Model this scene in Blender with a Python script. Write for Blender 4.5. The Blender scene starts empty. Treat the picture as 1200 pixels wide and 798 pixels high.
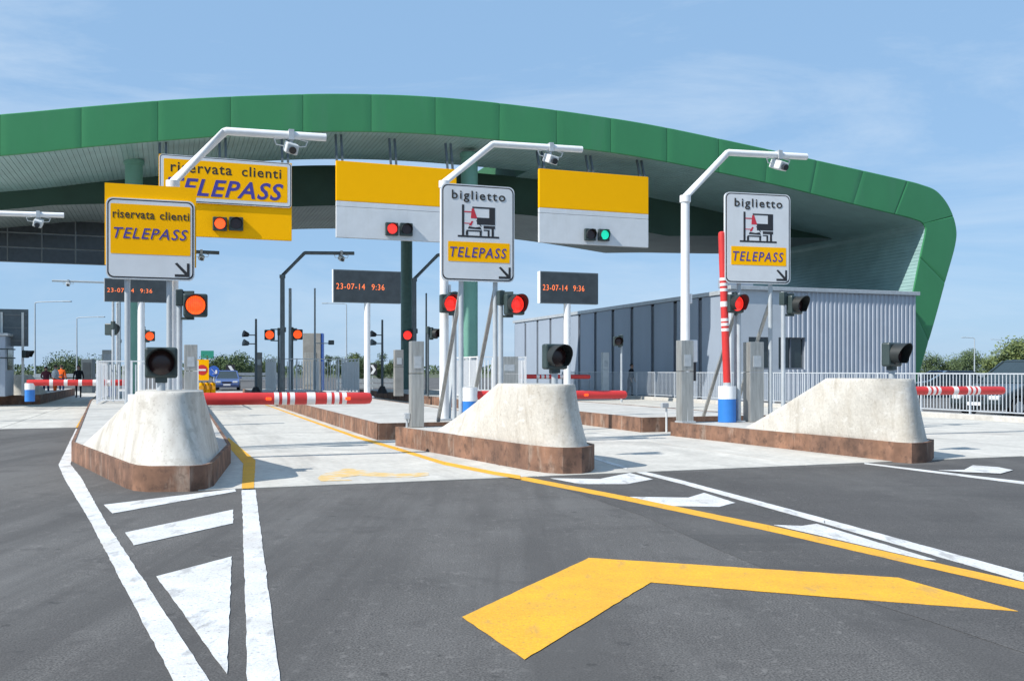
import bpy, bmesh, math, random
from mathutils import Vector, Matrix, noise
random.seed(7)
R = math.radians
scene = bpy.context.scene
col = scene.collection
# ------------------------------------------------------------------ camera, sky, sun, exposure
F, HZ, H = 1100.0, 434.0, 1.5          # focal length in photo pixels (1200 wide), horizon row, eye height
cam = bpy.data.cameras.new('camera'); cam_o = bpy.data.objects.new('camera', cam); col.objects.link(cam_o)
cam.sensor_width = 36.0; cam.sensor_fit = 'HORIZONTAL'; cam.lens = 36.0*F/1200.0
cam_o.location = (0, 0, H); cam_o.rotation_euler = (R(90), 0, 0)
cam.shift_y = (HZ-399.0)/1200.0
cam.clip_start = 0.1; cam.clip_end = 6000
scene.camera = cam_o
SUN_EL, SUN_A = 42.0, 33.0              # sun to the left and a little behind the viewer
world = bpy.data.worlds.new('World'); scene.world = world; world.use_nodes = True
wn, wl = world.node_tree.nodes, world.node_tree.links
wn.clear()
sky = wn.new('ShaderNodeTexSky'); sky.sky_type = 'NISHITA'; sky.sun_disc = False
sky.sun_elevation = R(SUN_EL); sky.sun_rotation = R(270-SUN_A)
sky.air_density = 1.0; sky.dust_density = 0.4; sky.ozone_density = 3.0
tc = wn.new('ShaderNodeTexCoord'); mp = wn.new('ShaderNodeMapping'); mp.inputs['Scale'].default_value = (1.0, 1.6, 6.0); mp.inputs['Rotation'].default_value = (0, R(-7), R(20))
nz = wn.new('ShaderNodeTexNoise'); nz.inputs['Scale'].default_value = 1.7; nz.inputs['Detail'].default_value = 7; nz.inputs['Roughness'].default_value = .66; nz.inputs['Distortion'].default_value = .5
rp = wn.new('ShaderNodeValToRGB'); rp.color_ramp.elements[0].position = .44; rp.color_ramp.elements[1].position = .72
rp.color_ramp.elements[0].color = (0, 0, 0, 1); rp.color_ramp.elements[1].color = (.5, .5, .5, 1)
hz = wn.new('ShaderNodeMix'); hz.data_type = 'RGBA'; hz.inputs['Factor'].default_value = .84; hz.inputs['B'].default_value = (1.66, 2.78, 4.28, 1)   # thin even summer haze over the whole sky
mx = wn.new('ShaderNodeMix'); mx.data_type = 'RGBA'; mx.inputs['B'].default_value = (3.7, 4.4, 5.2, 1)
bg = wn.new('ShaderNodeBackground'); bg.inputs['Strength'].default_value = 0.14
wo = wn.new('ShaderNodeOutputWorld')
wl.new(tc.outputs['Generated'], mp.inputs['Vector']); wl.new(mp.outputs['Vector'], nz.inputs['Vector'])
wl.new(nz.outputs['Fac'], rp.inputs['Fac']); wl.new(rp.outputs['Color'], mx.inputs['Factor'])
wl.new(sky.outputs['Color'], hz.inputs['A']); wl.new(hz.outputs['Result'], mx.inputs['A']); wl.new(mx.outputs['Result'], bg.inputs['Color']); wl.new(bg.outputs['Background'], wo.inputs['Surface'])
sun = bpy.data.lights.new('sun', 'SUN'); sun.energy = 4.2; sun.angle = R(.53); sun.color = (1.0, .955, .89)
sun_o = bpy.data.objects.new('sun', sun); col.objects.link(sun_o)
sdir = Vector((-math.cos(R(SUN_A))*math.cos(R(SUN_EL)), -math.sin(R(SUN_A))*math.cos(R(SUN_EL)), math.sin(R(SUN_EL))))
sun_o.rotation_euler = sdir.to_track_quat('Z', 'Y').to_euler()
vs = scene.view_settings; vs.view_transform = 'Standard'; vs.look = 'None'; vs.gamma = 1.0; vs.use_curve_mapping = False
vs.exposure = 0.42
scene.render.engine = 'CYCLES'

# ------------------------------------------------------------------ frames: lanes run along L, the plaza runs across along T
TH = math.atan(400.0/1100.0)
L = Vector((-math.sin(TH), math.cos(TH), 0)); T = Vector((math.cos(TH), math.sin(TH), 0))
def gp(u, v, z=0.0):                      # photo pixel on the level z
    d = (H-z)*F/(v-HZ); return Vector(((u-600)/F*d, d, z))
def pt(u, v, d):                          # photo pixel at depth d
    return Vector(((u-600)/F*d, d, H+(HZ-v)/F*d))
O = gp(285, 573)
def AB(a, b, z=0.0): return Vector((O.x, O.y, 0)) + T*a + L*b + Vector((0, 0, z))
def zz(v, d): return H+(HZ-v)/F*d

# ------------------------------------------------------------------ materials
MATS = {}
def mat(name, c, rough=.6, metal=0.0, var=.12, scale=4.0, bump=0.0, bscale=60.0, streak=None, emit=0.0, c2=None, spec=.5, coat=0.0, alpha=None, dots=None, stains=(), led=0):
    if name in MATS: return MATS[name]
    m = bpy.data.materials.new(name); m.use_nodes = True; MATS[name] = m
    n, l = m.node_tree.nodes, m.node_tree.links
    b = n['Principled BSDF']
    b.inputs['Roughness'].default_value = rough; b.inputs['Metallic'].default_value = metal
    b.inputs['Specular IOR Level'].default_value = spec; b.inputs['Coat Weight'].default_value = coat
    tc = n.new('ShaderNodeTexCoord'); vec = tc.outputs['Object']
    c2 = c2 or tuple(x*(1-var*2.2) for x in c); chi = tuple(min(1, x*(1+var)) for x in c)
    nz = n.new('ShaderNodeTexNoise'); nz.inputs['Scale'].default_value = scale; nz.inputs['Detail'].default_value = 6; nz.inputs['Roughness'].default_value = .6
    if streak:
        mpn = n.new('ShaderNodeMapping'); mpn.inputs['Scale'].default_value = streak; l.new(vec, mpn.inputs['Vector']); l.new(mpn.outputs['Vector'], nz.inputs['Vector'])
    else: l.new(vec, nz.inputs['Vector'])
    r = n.new('ShaderNodeValToRGB'); r.color_ramp.elements[0].position = .3; r.color_ramp.elements[1].position = .68
    r.color_ramp.elements[0].color = (*c2, 1); r.color_ramp.elements[1].color = (*chi, 1)
    l.new(nz.outputs['Fac'], r.inputs['Fac']); out = r.outputs['Color']
    if dots:                                # fine aggregate: (scale, low, high)
        n2 = n.new('ShaderNodeTexNoise'); n2.inputs['Scale'].default_value = dots[0]; n2.inputs['Detail'].default_value = 3; l.new(vec, n2.inputs['Vector'])
        r2 = n.new('ShaderNodeMapRange'); r2.inputs['From Min'].default_value = .3; r2.inputs['From Max'].default_value = .7
        r2.inputs['To Min'].default_value = dots[1]; r2.inputs['To Max'].default_value = dots[2]; l.new(n2.outputs['Fac'], r2.inputs['Value'])
        mm = n.new('ShaderNodeMix'); mm.data_type = 'RGBA'; mm.blend_type = 'MULTIPLY'; mm.inputs['Factor'].default_value = 1
        l.new(out, mm.inputs['A']); l.new(r2.outputs['Result'], mm.inputs['B']); out = mm.outputs['Result']
    for k, (sc, sv, lo, hi, sc_col, amt) in enumerate(stains):   # blotches, drips, scuffs: noise scale, stretch, threshold low / high, colour, strength
        ms = n.new('ShaderNodeMapping'); ms.inputs['Scale'].default_value = sv; ms.inputs['Location'].default_value = (3.7*k, 1.9*k, .7*k); l.new(vec, ms.inputs['Vector'])
        ns = n.new('ShaderNodeTexNoise'); ns.inputs['Scale'].default_value = sc; ns.inputs['Detail'].default_value = 8; ns.inputs['Roughness'].default_value = .65; l.new(ms.outputs['Vector'], ns.inputs['Vector'])
        rs = n.new('ShaderNodeMapRange'); rs.inputs['From Min'].default_value = lo; rs.inputs['From Max'].default_value = hi; rs.inputs['To Max'].default_value = amt; l.new(ns.outputs['Fac'], rs.inputs['Value'])
        mk_ = n.new('ShaderNodeMix'); mk_.data_type = 'RGBA'; mk_.inputs['B'].default_value = (*sc_col, 1); l.new(rs.outputs['Result'], mk_.inputs['Factor']); l.new(out, mk_.inputs['A']); out = mk_.outputs['Result']
    l.new(out, b.inputs['Base Color'])
    if bump:
        n3 = n.new('ShaderNodeTexNoise'); n3.inputs['Scale'].default_value = bscale; n3.inputs['Detail'].default_value = 4; l.new(vec, n3.inputs['Vector'])
        bp = n.new('ShaderNodeBump'); bp.inputs['Strength'].default_value = bump; bp.inputs['Distance'].default_value = .02
        l.new(n3.outputs['Fac'], bp.inputs['Height']); l.new(bp.outputs['Normal'], b.inputs['Normal'])
    if emit:
        b.inputs['Emission Color'].default_value = (*c, 1); b.inputs['Emission Strength'].default_value = emit
        if led:
            vo = n.new('ShaderNodeTexVoronoi'); vo.inputs['Scale'].default_value = led; vo.inputs['Randomness'].default_value = .15; l.new(vec, vo.inputs['Vector'])
            re = n.new('ShaderNodeMapRange'); re.inputs['From Min'].default_value = .15; re.inputs['From Max'].default_value = .6; re.inputs['To Min'].default_value = emit*1.35; re.inputs['To Max'].default_value = emit*.45
            l.new(vo.outputs['Distance'], re.inputs['Value']); l.new(re.outputs['Result'], b.inputs['Emission Strength'])
    return m
M = dict(
 asphalt=mat('asphalt', (.108, .103, .098), .88, var=.10, scale=.45, bump=.16, bscale=90, dots=(80, .35, 1.65), stains=((.6, (1, .45, 1), .46, .68, (.15, .146, .14), .6), (1.8, (1, 1, 1), .55, .66, (.06, .057, .055), .5), (16, (1, .8, 1), .58, .66, (.20, .19, .18), .5), (.6, (2.0, .12, 1), .48, .62, (.060, .057, .055), .6), (7, (1, 1, 1), .64, .69, (.035, .034, .033), .6))),
 asphalt_new=mat('asphalt_new', (.078, .074, .071), .88, var=.1, scale=.6, bump=.16, bscale=90, dots=(80, .4, 1.6), stains=((.7, (1, .5, 1), .48, .68, (.12, .116, .11), .6), (14, (1, .8, 1), .59, .67, (.17, .16, .15), .5), (.7, (.3, 2.2, 1), .52, .66, (.055, .053, .052), .5))),
 earth=mat('earth', (.10, .115, .06), .95, var=.25, scale=.06, dots=(2.5, .7, 1.3)),
 concrete=mat('concrete', (.59, .57, .52), .85, var=.10, scale=.6, bump=.12, bscale=40, dots=(9, .9, 1.1), stains=((.45, (1, 1, 1), .48, .70, (.38, .365, .33), .6), (1.2, (1, .12, 1), .53, .68, (.28, .27, .25), .45), (14, (1, 1, 1), .60, .68, (.25, .24, .22), .4))),
 joint=mat('joint', (.15, .145, .135), .9, var=.2),
 block=mat('block', (.60, .58, .53), .88, var=.05, scale=1.3, bump=.22, bscale=14, dots=(22, .9, 1.07), c2=(.49, .465, .415), stains=((1.6, (1, 1, .8), .50, .66, (.42, .37, .29), .45), (5, (1, 1, .2), .52, .66, (.34, .30, .24), .45), (26, (1, 1, 1), .58, .66, (.25, .22, .19), .5), (3.4, (1, 1, 2.2), .58, .64, (.66, .65, .62), .6))),
 block2=mat('block2', (.60, .58, .53), .85, var=.08, scale=2.2, bump=.1, bscale=9, streak=(3.2, 3.2, .5), c2=(.50, .47, .42), stains=((4, (1, 1, .18), .50, .66, (.32, .285, .23), .6), (26, (1, 1, 1), .58, .66, (.25, .23, .2), .5), (2.6, (1, 1, 2.0), .55, .64, (.36, .33, .28), .5))),
 islandtop=mat('islandtop', (.52, .505, .47), .85, var=.09, scale=1.2, bump=.1, bscale=30, dots=(7, .9, 1.08)),
 corten=mat('corten', (.225, .12, .075), .88, var=.2, scale=1.8, bump=.15, bscale=20, streak=(1.3, 1.3, .5), c2=(.125, .072, .052), dots=(4, .7, 1.25), stains=((3.0, (1, 1, .25), .56, .68, (.38, .31, .25), .6), (7, (1, 1, 1), .52, .66, (.07, .042, .032), .7))),
 white=mat('white', (.78, .79, .80), .45, var=.03, scale=3), whitepaint=mat('whitepaint', (.72, .73, .73), .75, var=.05, scale=3, dots=(60, .86, 1.06), bump=.2, bscale=70, c2=(.60, .60, .59), stains=((1.6, (1, 1, 1), .48, .68, (.52, .48, .43), .6), (40, (1, 1, 1), .57, .65, (.18, .18, .18), .6), (5, (1, .35, 1), .55, .63, (.28, .27, .26), .55))),
 yellowpaint=mat('yellowpaint', (.80, .42, .022), .75, var=.05, scale=2.5, dots=(60, .86, 1.08), bump=.2, bscale=70, c2=(.70, .36, .03), stains=((1.3, (1, 1, 1), .56, .75, (.60, .31, .06), .6), (45, (1, 1, 1), .57, .66, (.25, .18, .1), .55), (6, (1, .4, 1), .58, .66, (.40, .25, .10), .45))),
 wornyellow=mat('wornyellow', (.66, .42, .13), .85, var=.1, scale=5, c2=(.58, .44, .22), stains=((4, (1, 1, 1), .47, .60, (.56, .54, .49), .9),)),
 galv=mat('galv', (.50, .53, .55), .45, metal=.35, var=.08, scale=6), steel=mat('steel', (.42, .42, .40), .42, metal=.55, var=.12, scale=3, streak=(6, 6, .6), bump=.05),
 greypost=mat('greypost', (.45, .49, .52), .5, metal=.2, var=.06), signwhite=mat('signwhite', (.64, .67, .70), .4, var=.03, scale=2, stains=((1.5, (1, 1, .2), .55, .75, (.5, .51, .5), .4),)),
 signgrey=mat('signgrey', (.55, .58, .62), .45, var=.03), signyellow=mat('signyellow', (1.0, .48, .0), .5, spec=.1, var=.01, scale=2), black=mat('black', (.022, .022, .026), .5, var=.1),
 letter_black=mat('letter_black', (.03, .025, .02), .5, var=.05), letter_blue=mat('letter_blue', (.055, .045, .30), .45, var=.05), letter_red=mat('letter_red', (.55, .03, .05), .5, var=.05),
 housing=mat('housing', (.035, .055, .055), .45, var=.1), visor=mat('visor', (.02, .024, .024), .5, var=.1),
 lens_off=mat('lens_off', (.03, .012, .012), .25, var=.1), lens_red=mat('lens_red', (1, .035, .025), .3, var=0, emit=1.0, led=28), lens_amber=mat('lens_amber', (1, .09, .012), .3, var=0, emit=1.3, led=28),
 lens_green=mat('lens_green', (.01, .62, .38), .3, var=0, emit=.8, led=28),
 red=mat('red', (.60, .035, .032), .42, var=.06, scale=3), barwhite=mat('barwhite', (.78, .74, .73), .45, var=.04), blue=mat('blue', (.03, .20, .60), .45, var=.05, scale=3),
 green=mat('green', (.042, .24, .088), .42, stains=((.8, (1, 1, .15), .55, .75, (.07, .22, .12), .5),), var=.04, scale=.5, coat=.12, streak=(1, 1, .5)), green_gap=mat('green_gap', (.03, .13, .055), .7, var=.1),
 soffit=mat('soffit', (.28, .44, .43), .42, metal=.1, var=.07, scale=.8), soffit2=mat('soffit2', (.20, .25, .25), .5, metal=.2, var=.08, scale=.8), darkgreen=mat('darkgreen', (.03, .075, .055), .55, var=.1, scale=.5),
 colgreen=mat('colgreen', (.16, .36, .29), .45, var=.05, scale=1), colgreen_shade=mat('colgreen_shade', (.10, .19, .165), .5, var=.08), darkmetal=mat('darkmetal', (.10, .125, .14), .5, metal=.2, var=.1),
 glassdark=mat('glassdark', (.035, .042, .05), .18, var=.15, spec=.6), mullion=mat('mullion', (.15, .17, .18), .5, var=.05),
 screen=mat('screen', (.045, .055, .062), .32, var=.15, scale=2.5), led=mat('led', (.95, .20, .06), .5, var=0, emit=.6),
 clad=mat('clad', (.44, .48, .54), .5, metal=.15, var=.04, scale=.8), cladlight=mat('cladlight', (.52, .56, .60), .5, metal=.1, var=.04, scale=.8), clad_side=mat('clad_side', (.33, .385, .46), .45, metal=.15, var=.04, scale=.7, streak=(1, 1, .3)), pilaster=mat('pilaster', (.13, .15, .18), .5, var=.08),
 rail=mat('rail', (.52, .56, .60), .45, metal=.2, var=.05), skin=mat('skin', (.42, .25, .18), .6, var=.05), hair=mat('hair', (.025, .018, .014), .7, var=.1),
 bark=mat('bark', (.10, .075, .05), .9, var=.2, scale=5), rubber=mat('rubber', (.02, .02, .02), .8, var=.1), rim=mat('rim', (.45, .46, .47), .35, metal=.7, var=.05), carglass=mat('carglass', (.03, .045, .05), .1, var=.05, spec=.7),
 lampgrey=mat('lampgrey', (.40, .46, .50), .5, var=.05), plastic=mat('plastic', (.62, .64, .64), .5, var=.04), signgreen=mat('signgreen', (.03, .30, .20), .5, var=.05), signblue=mat('signblue', (.03, .12, .50), .5, var=.05), tower=mat('tower', (.28, .28, .27), .7, var=.15, scale=1),
)
def leafmat(name, c, c2):
    return mat(name, c, .75, var=.15, scale=1.1, c2=c2, spec=.25)

# ------------------------------------------------------------------ mesh helpers
def tag(o, label=None, cat=None, group=None, kind=None):
    if label: o['label'] = label
    if cat: o['category'] = cat
    if group: o['group'] = group
    if kind: o['kind'] = kind
    return o
def empty(name, loc, rz=0.0, label=None, cat=None, group=None, kind=None):
    o = bpy.data.objects.new(name, None); o.empty_display_size = .2; col.objects.link(o)
    o.location = loc; o.rotation_euler = (0, 0, rz); return tag(o, label, cat, group, kind)
class MB:
    def __init__(s): s.v = []; s.f = []; s.m = []
    def add(s, vs, fs, mi=0):
        k = len(s.v); s.v += [tuple(p) for p in vs]; s.f += [tuple(i+k for i in f) for f in fs]; s.m += [mi]*len(fs); return s
    def box(s, c, d, mi=0, rot=None):
        x, y, z = d[0]/2, d[1]/2, d[2]/2
        vs = [Vector((sx*x, sy*y, sz*z)) for sz in (-1, 1) for sy in (-1, 1) for sx in (-1, 1)]
        if rot is not None: vs = [rot @ p for p in vs]
        c = Vector(c)
        return s.add([p+c for p in vs], [(0, 2, 3, 1), (4, 5, 7, 6), (0, 1, 5, 4), (2, 6, 7, 3), (0, 4, 6, 2), (1, 3, 7, 5)], mi)
    def bar(s, p0, p1, w, h, mi=0):        # rectangular bar between two points
        p0, p1 = Vector(p0), Vector(p1); d = p1-p0; q = d.to_track_quat('Z', 'Y').to_matrix()
        return s.box((p0+p1)/2, (w, h, d.length), mi, q)
    def cyl(s, p0, p1, r0, r1=None, n=16, mi=0, caps=True):
        r1 = r0 if r1 is None else r1
        p0, p1 = Vector(p0), Vector(p1); q = (p1-p0).to_track_quat('Z', 'Y').to_matrix()
        vs = []
        for p, r in ((p0, r0), (p1, r1)):
            vs += [p + q @ Vector((math.cos(2*math.pi*i/n)*r, math.sin(2*math.pi*i/n)*r, 0)) for i in range(n)]
        fs = [(i, (i+1) % n, n+(i+1) % n, n+i) for i in range(n)]
        if caps: fs += [tuple(range(n))[::-1], tuple(range(n, 2*n))]
        return s.add(vs, fs, mi)
    def tube(s, path, r, n=12, mi=0):
        path = [Vector(p) for p in path]; rings = []
        for i, p in enumerate(path):
            a = (path[i]-path[i-1]).normalized() if i else (path[1]-path[0]).normalized()
            b = (path[i+1]-path[i]).normalized() if i < len(path)-1 else a
            d = (a+b).normalized(); q = d.to_track_quat('Z', 'Y').to_matrix(); k = 1/max(.5, a.dot(d))
            rr = r[i] if isinstance(r, (list, tuple)) else r
            rings.append([p + q @ Vector((math.cos(2*math.pi*j/n)*rr*k, math.sin(2*math.pi*j/n)*rr*k, 0)) for j in range(n)])
        # keep rings aligned
        for i in range(1, len(rings)):
            best = min(range(n), key=lambda o: (rings[i][o]-rings[i-1][0]).length); rings[i] = rings[i][best:]+rings[i][:best]
        vs = [p for g in rings for p in g]
        fs = [(i*n+j, i*n+(j+1) % n, (i+1)*n+(j+1) % n, (i+1)*n+j) for i in range(len(rings)-1) for j in range(n)]
        fs += [tuple(range(n))[::-1], tuple(range((len(rings)-1)*n, len(rings)*n))]
        return s.add(vs, fs, mi)
    def prism(s, poly, z0, z1, mi=0):      # xy polygon (counter-clockwise) pulled up
        n = len(poly); vs = [(p[0], p[1], z0) for p in poly]+[(p[0], p[1], z1) for p in poly]
        return s.add(vs, [tuple(range(n))[::-1], tuple(range(n, 2*n))]+[(i, (i+1) % n, n+(i+1) % n, n+i) for i in range(n)], mi)
    def slab(s, poly, y0, y1, mi=0):       # xz polygon seen from -y (counter-clockwise seen from there) with depth y0..y1
        n = len(poly); vs = [(p[0], y0, p[1]) for p in poly]+[(p[0], y1, p[1]) for p in poly]
        return s.add(vs, [tuple(range(n)), tuple(range(n, 2*n))[::-1]]+[(i, n+i, n+(i+1) % n, (i+1) % n) for i in range(n)], mi)
    def sheet(s, poly, mi=0):
        return s.add(poly, [tuple(range(len(poly)))], mi)
    def build(s, name, mats, parent=None, smooth=False, bevel=0.0, seg=2, auto=35):
        me = bpy.data.meshes.new(name); me.from_pydata(s.v, [], s.f)
        for m in (mats if isinstance(mats, (list, tuple)) else [mats]): me.materials.append(m)
        me.polygons.foreach_set('material_index', s.m)
        me.update()
        if smooth:
            me.polygons.foreach_set('use_smooth', [True]*len(me.polygons)); me.set_sharp_from_angle(angle=R(auto))
        o = bpy.data.objects.new(name, me); col.objects.link(o)
        if parent: o.parent = parent
        if bevel:
            b = o.modifiers.new('bevel', 'BEVEL'); b.width = bevel; b.segments = seg; b.limit_method = 'ANGLE'; b.angle_limit = R(40)
        return o
def copy_tree(o, parent=None):
    c = o.copy(); col.objects.link(c); c.parent = parent
    for ch in list(o.children): copy_tree(ch, c)
    return c
def rrect(x0, x1, z0, z1, r, n=5):
    pts = []
    for cx, cz, a0 in ((x1-r, z0+r, -90), (x1-r, z1-r, 0), (x0+r, z1-r, 90), (x0+r, z0+r, 180)):
        for i in range(n+1):
            a = R(a0+90*i/n); pts.append((cx+math.cos(a)*r, cz+math.sin(a)*r))
    return pts
_txt = {}
def text(s, x0, x1, z0, z1, y, m, parent, name='lettering', shear=0.0, bold=.02, space=1.0):
    cu = bpy.data.curves.new('t', 'FONT'); cu.body = s; cu.shear = shear; cu.offset = bold; cu.extrude = .02; cu.space_character = space; cu.resolution_u = 3
    o = bpy.data.objects.new('t', cu); col.objects.link(o)
    bpy.context.view_layer.update()
    me = bpy.data.meshes.new_from_object(o.evaluated_get(bpy.context.evaluated_depsgraph_get()))
    bpy.data.objects.remove(o); bpy.data.curves.remove(cu)
    xs = [v.co.x for v in me.vertices]; ys = [v.co.y for v in me.vertices]; zs = [v.co.z for v in me.vertices]
    ax, bx, ay, by = min(xs), max(xs), min(ys), max(ys); mz = max(zs) or 1
    for v in me.vertices:
        p = v.co.copy()
        v.co = (x0+(p.x-ax)/(bx-ax)*(x1-x0), y-.004*(1 if p.z > 0 else 0), z0+(p.y-ay)/(by-ay)*(z1-z0))
    me.materials.clear(); me.materials.append(m); me.name = name
    ob = bpy.data.objects.new(name, me); col.objects.link(ob); ob.parent = parent
    return ob
# ------------------------------------------------------------------ the ground, the road, the concrete apron, the painted lines
g = MB().sheet([(-3000, -300, -.03), (3000, -300, -.03), (3000, 4000, -.03), (-3000, 4000, -.03)]).build('ground', M['earth']); tag(g, kind='structure')
road = MB().sheet([(-90, -12, 0), (70, -12, 0), (120, 190, 0), (-150, 190, 0)]).build('asphalt_road', M['asphalt']); tag(road, kind='structure')
seam = [(610, 561), (650, 570), (690, 582.5), (760, 607), (830, 639), (900, 668), (1000, 700), (1090, 728), (1200, 765), (1330, 812)]
poly = [gp(u, v) for u, v in seam] + [gp(1800, 700), gp(1500, 540), gp(1010, 545)]
pp_ = MB().sheet([(p.x, p.y, .002) for p in poly][::-1]).build('asphalt_strip', M['asphalt_new'])
tag(pp_, kind='structure')
apron = MB().add([AB(-70, 14.6, .003), AB(-.55, 14.6, .003), AB(-.55, 0, .003), AB(22.2, 0, .003), AB(22.2, 62, .003), AB(-70, 62, .003)], [(0, 1, 2, 3, 4, 5)]).build('concrete_apron', M['joint'])
tag(apron, kind='structure')
SW, SL, GAP = 4.45, 5.2, .022
proto = {}
def slab(a0, a1, b0, b1):
    key = (round(a1-a0, 2), round(b1-b0, 2)); w, l = a1-a0-GAP, b1-b0-GAP
    if key not in proto:
        proto[key] = MB().prism([(-w/2, -l/2), (w/2, -l/2), (w/2, l/2), (-w/2, l/2)], -.03, 0).build('slab', M['concrete'], apron)
        o = proto[key]
    else:
        o = proto[key].copy(); col.objects.link(o)
    o.location = AB((a0+a1)/2, (b0+b1)/2, .010+random.uniform(0, .002)); o.rotation_euler = (0, 0, TH)
for i in range(5):
    for j in range(11): slab(-.55+i*4.55, -.55+(i+1)*4.55, j*SL, (j+1)*SL)
for i in range(9):
    for j in range(9): slab(-.55-(i+1)*SW, -.55-i*SW, 14.6+j*SL, 14.6+(j+1)*SL)
def mark(px, name, m, par=road, z=None):
    z = z or (.0055 if par is road else .0150)
    K = [gp(u, v, 0) for u, v in px]; P = []
    for i in range(len(K)):                       # slightly ragged paint edge
        p, q = K[i], K[(i+1) % len(K)]; k = max(1, min(60, int((q-p).length/.09))); nr = Vector((q.y-p.y, p.x-q.x, 0)).normalized()
        P.append(p)
        for j in range(1, k): P.append(p.lerp(q, j/k)+nr*(random.gauss(0, .0022)+.003*noise.noise(p.lerp(q, j/k)*2.3)))
    a = sum(P[i].x*P[(i+1) % len(P)].y-P[(i+1) % len(P)].x*P[i].y for i in range(len(P)))
    if a < 0: P = P[::-1]
    return MB().prism([(p.x, p.y) for p in P], z-.002, z).build(name, m, par)
WP, YP = M['whitepaint'], M['yellowpaint']
mark([(68.5, 545), (88.8, 502.7), (94.5, 501.5), (82.6, 544), (95, 560), (123, 610), (245, 798), (330, 928), (276, 928), (203, 798), (105, 610), (75, 560)], 'white_edge_line', WP)
mark([(121.7, 591.7), (275, 572.9), (276.7, 576), (131.7, 601.7)], 'white_stripe', WP)
mark([(146.7, 624.3), (273.3, 597.3), (273.3, 613.3), (156.7, 639.3)], 'white_stripe', WP)
mark([(183.3, 675.7), (271.7, 652.3), (266, 790)], 'white_triangle', WP)
mark([(283.3, 574.5), (299.3, 574), (328.3, 798), (342, 900), (293, 900), (290, 798)], 'white_edge_line', WP)
mark([(262, 517.5), (268, 513.5), (299.5, 540), (297.5, 573), (283.3, 573.6), (285, 544)], 'yellow_edge_line', YP, apron)
mark([(88.8, 501.5), (101, 481), (104, 481), (95, 501)], 'yellow_edge_line', YP, apron)
up = [(300, 470.5), (316, 475.6), (360, 491.2), (418, 511.4), (465.5, 525), (520.6, 541.8), (580, 553.6), (610, 558), (733, 581.7), (900, 615.6), (1066, 653), (1200, 682.7), (1400, 727)]
lo = [(1400, 738), (1200, 690.9), (1066, 660.7), (900, 622.4), (733, 586.7), (610, 562.4), (580, 557.4), (520.6, 545.6), (465.5, 528.4), (418, 514.2), (360, 493), (316, 476.6), (300, 471.1)]
for k in range(len(up)-1):
    mark([up[k], up[k+1], lo[-2-k], lo[-1-k]], 'yellow_line', YP, road if k >= 7 else apron)
up = [(690, 534.6), (735, 548), (800, 563.3), (966.7, 608), (1200, 671.7), (1400, 724)]
lo = [(1400, 736), (1200, 681.7), (966.7, 614), (800, 567.4), (735, 551), (690, 536.8)]
for k in range(len(up)-1): mark([up[k], up[k+1], lo[-2-k], lo[-1-k]], 'white_line', WP, road if k else apron)
mark([(645, 560.6), (703, 561.4), (738, 554.3), (765, 561.7), (735, 567.3), (680, 567.3)], 'white_chevron', WP)
mark([(738, 582.3), (806.7, 583.3), (825, 577.7), (861.7, 589.3), (843, 594), (788, 593)], 'white_chevron', WP)
mark([(907, 615.4), (940, 616.5), (957, 614), (1097, 656.5), (1083, 656.0)], 'white_chevron', WP)
mark([(1013, 542.4), (1200, 564.5), (1330, 580), (1330, 583.5), (1200, 567.5), (1013, 543.8)], 'white_line', WP)
mark([(1100, 551.9), (1130, 551.4), (1140, 546), (1170, 548.3), (1187, 551.7), (1173, 555.7), (1130, 554)], 'white_chevron', WP, apron)
mark([(541.7, 723.3), (690, 654), (1053, 677.3), (1193, 716.7), (1013, 703.3), (763, 682.7), (615, 773.3)], 'yellow_arrow', YP)
mark([(372, 561), (378, 556.5), (404, 550), (412, 550), (446, 555), (436, 559.5), (421, 558), (399, 561), (413, 564), (376, 565)], 'worn_yellow_arrow', M['wornyellow'], apron)
mark([(436, 559.5), (446, 555), (478, 555.5), (502, 554.5), (503, 558), (480, 560.5)], 'worn_yellow_arrow', M['wornyellow'], apron)

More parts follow.
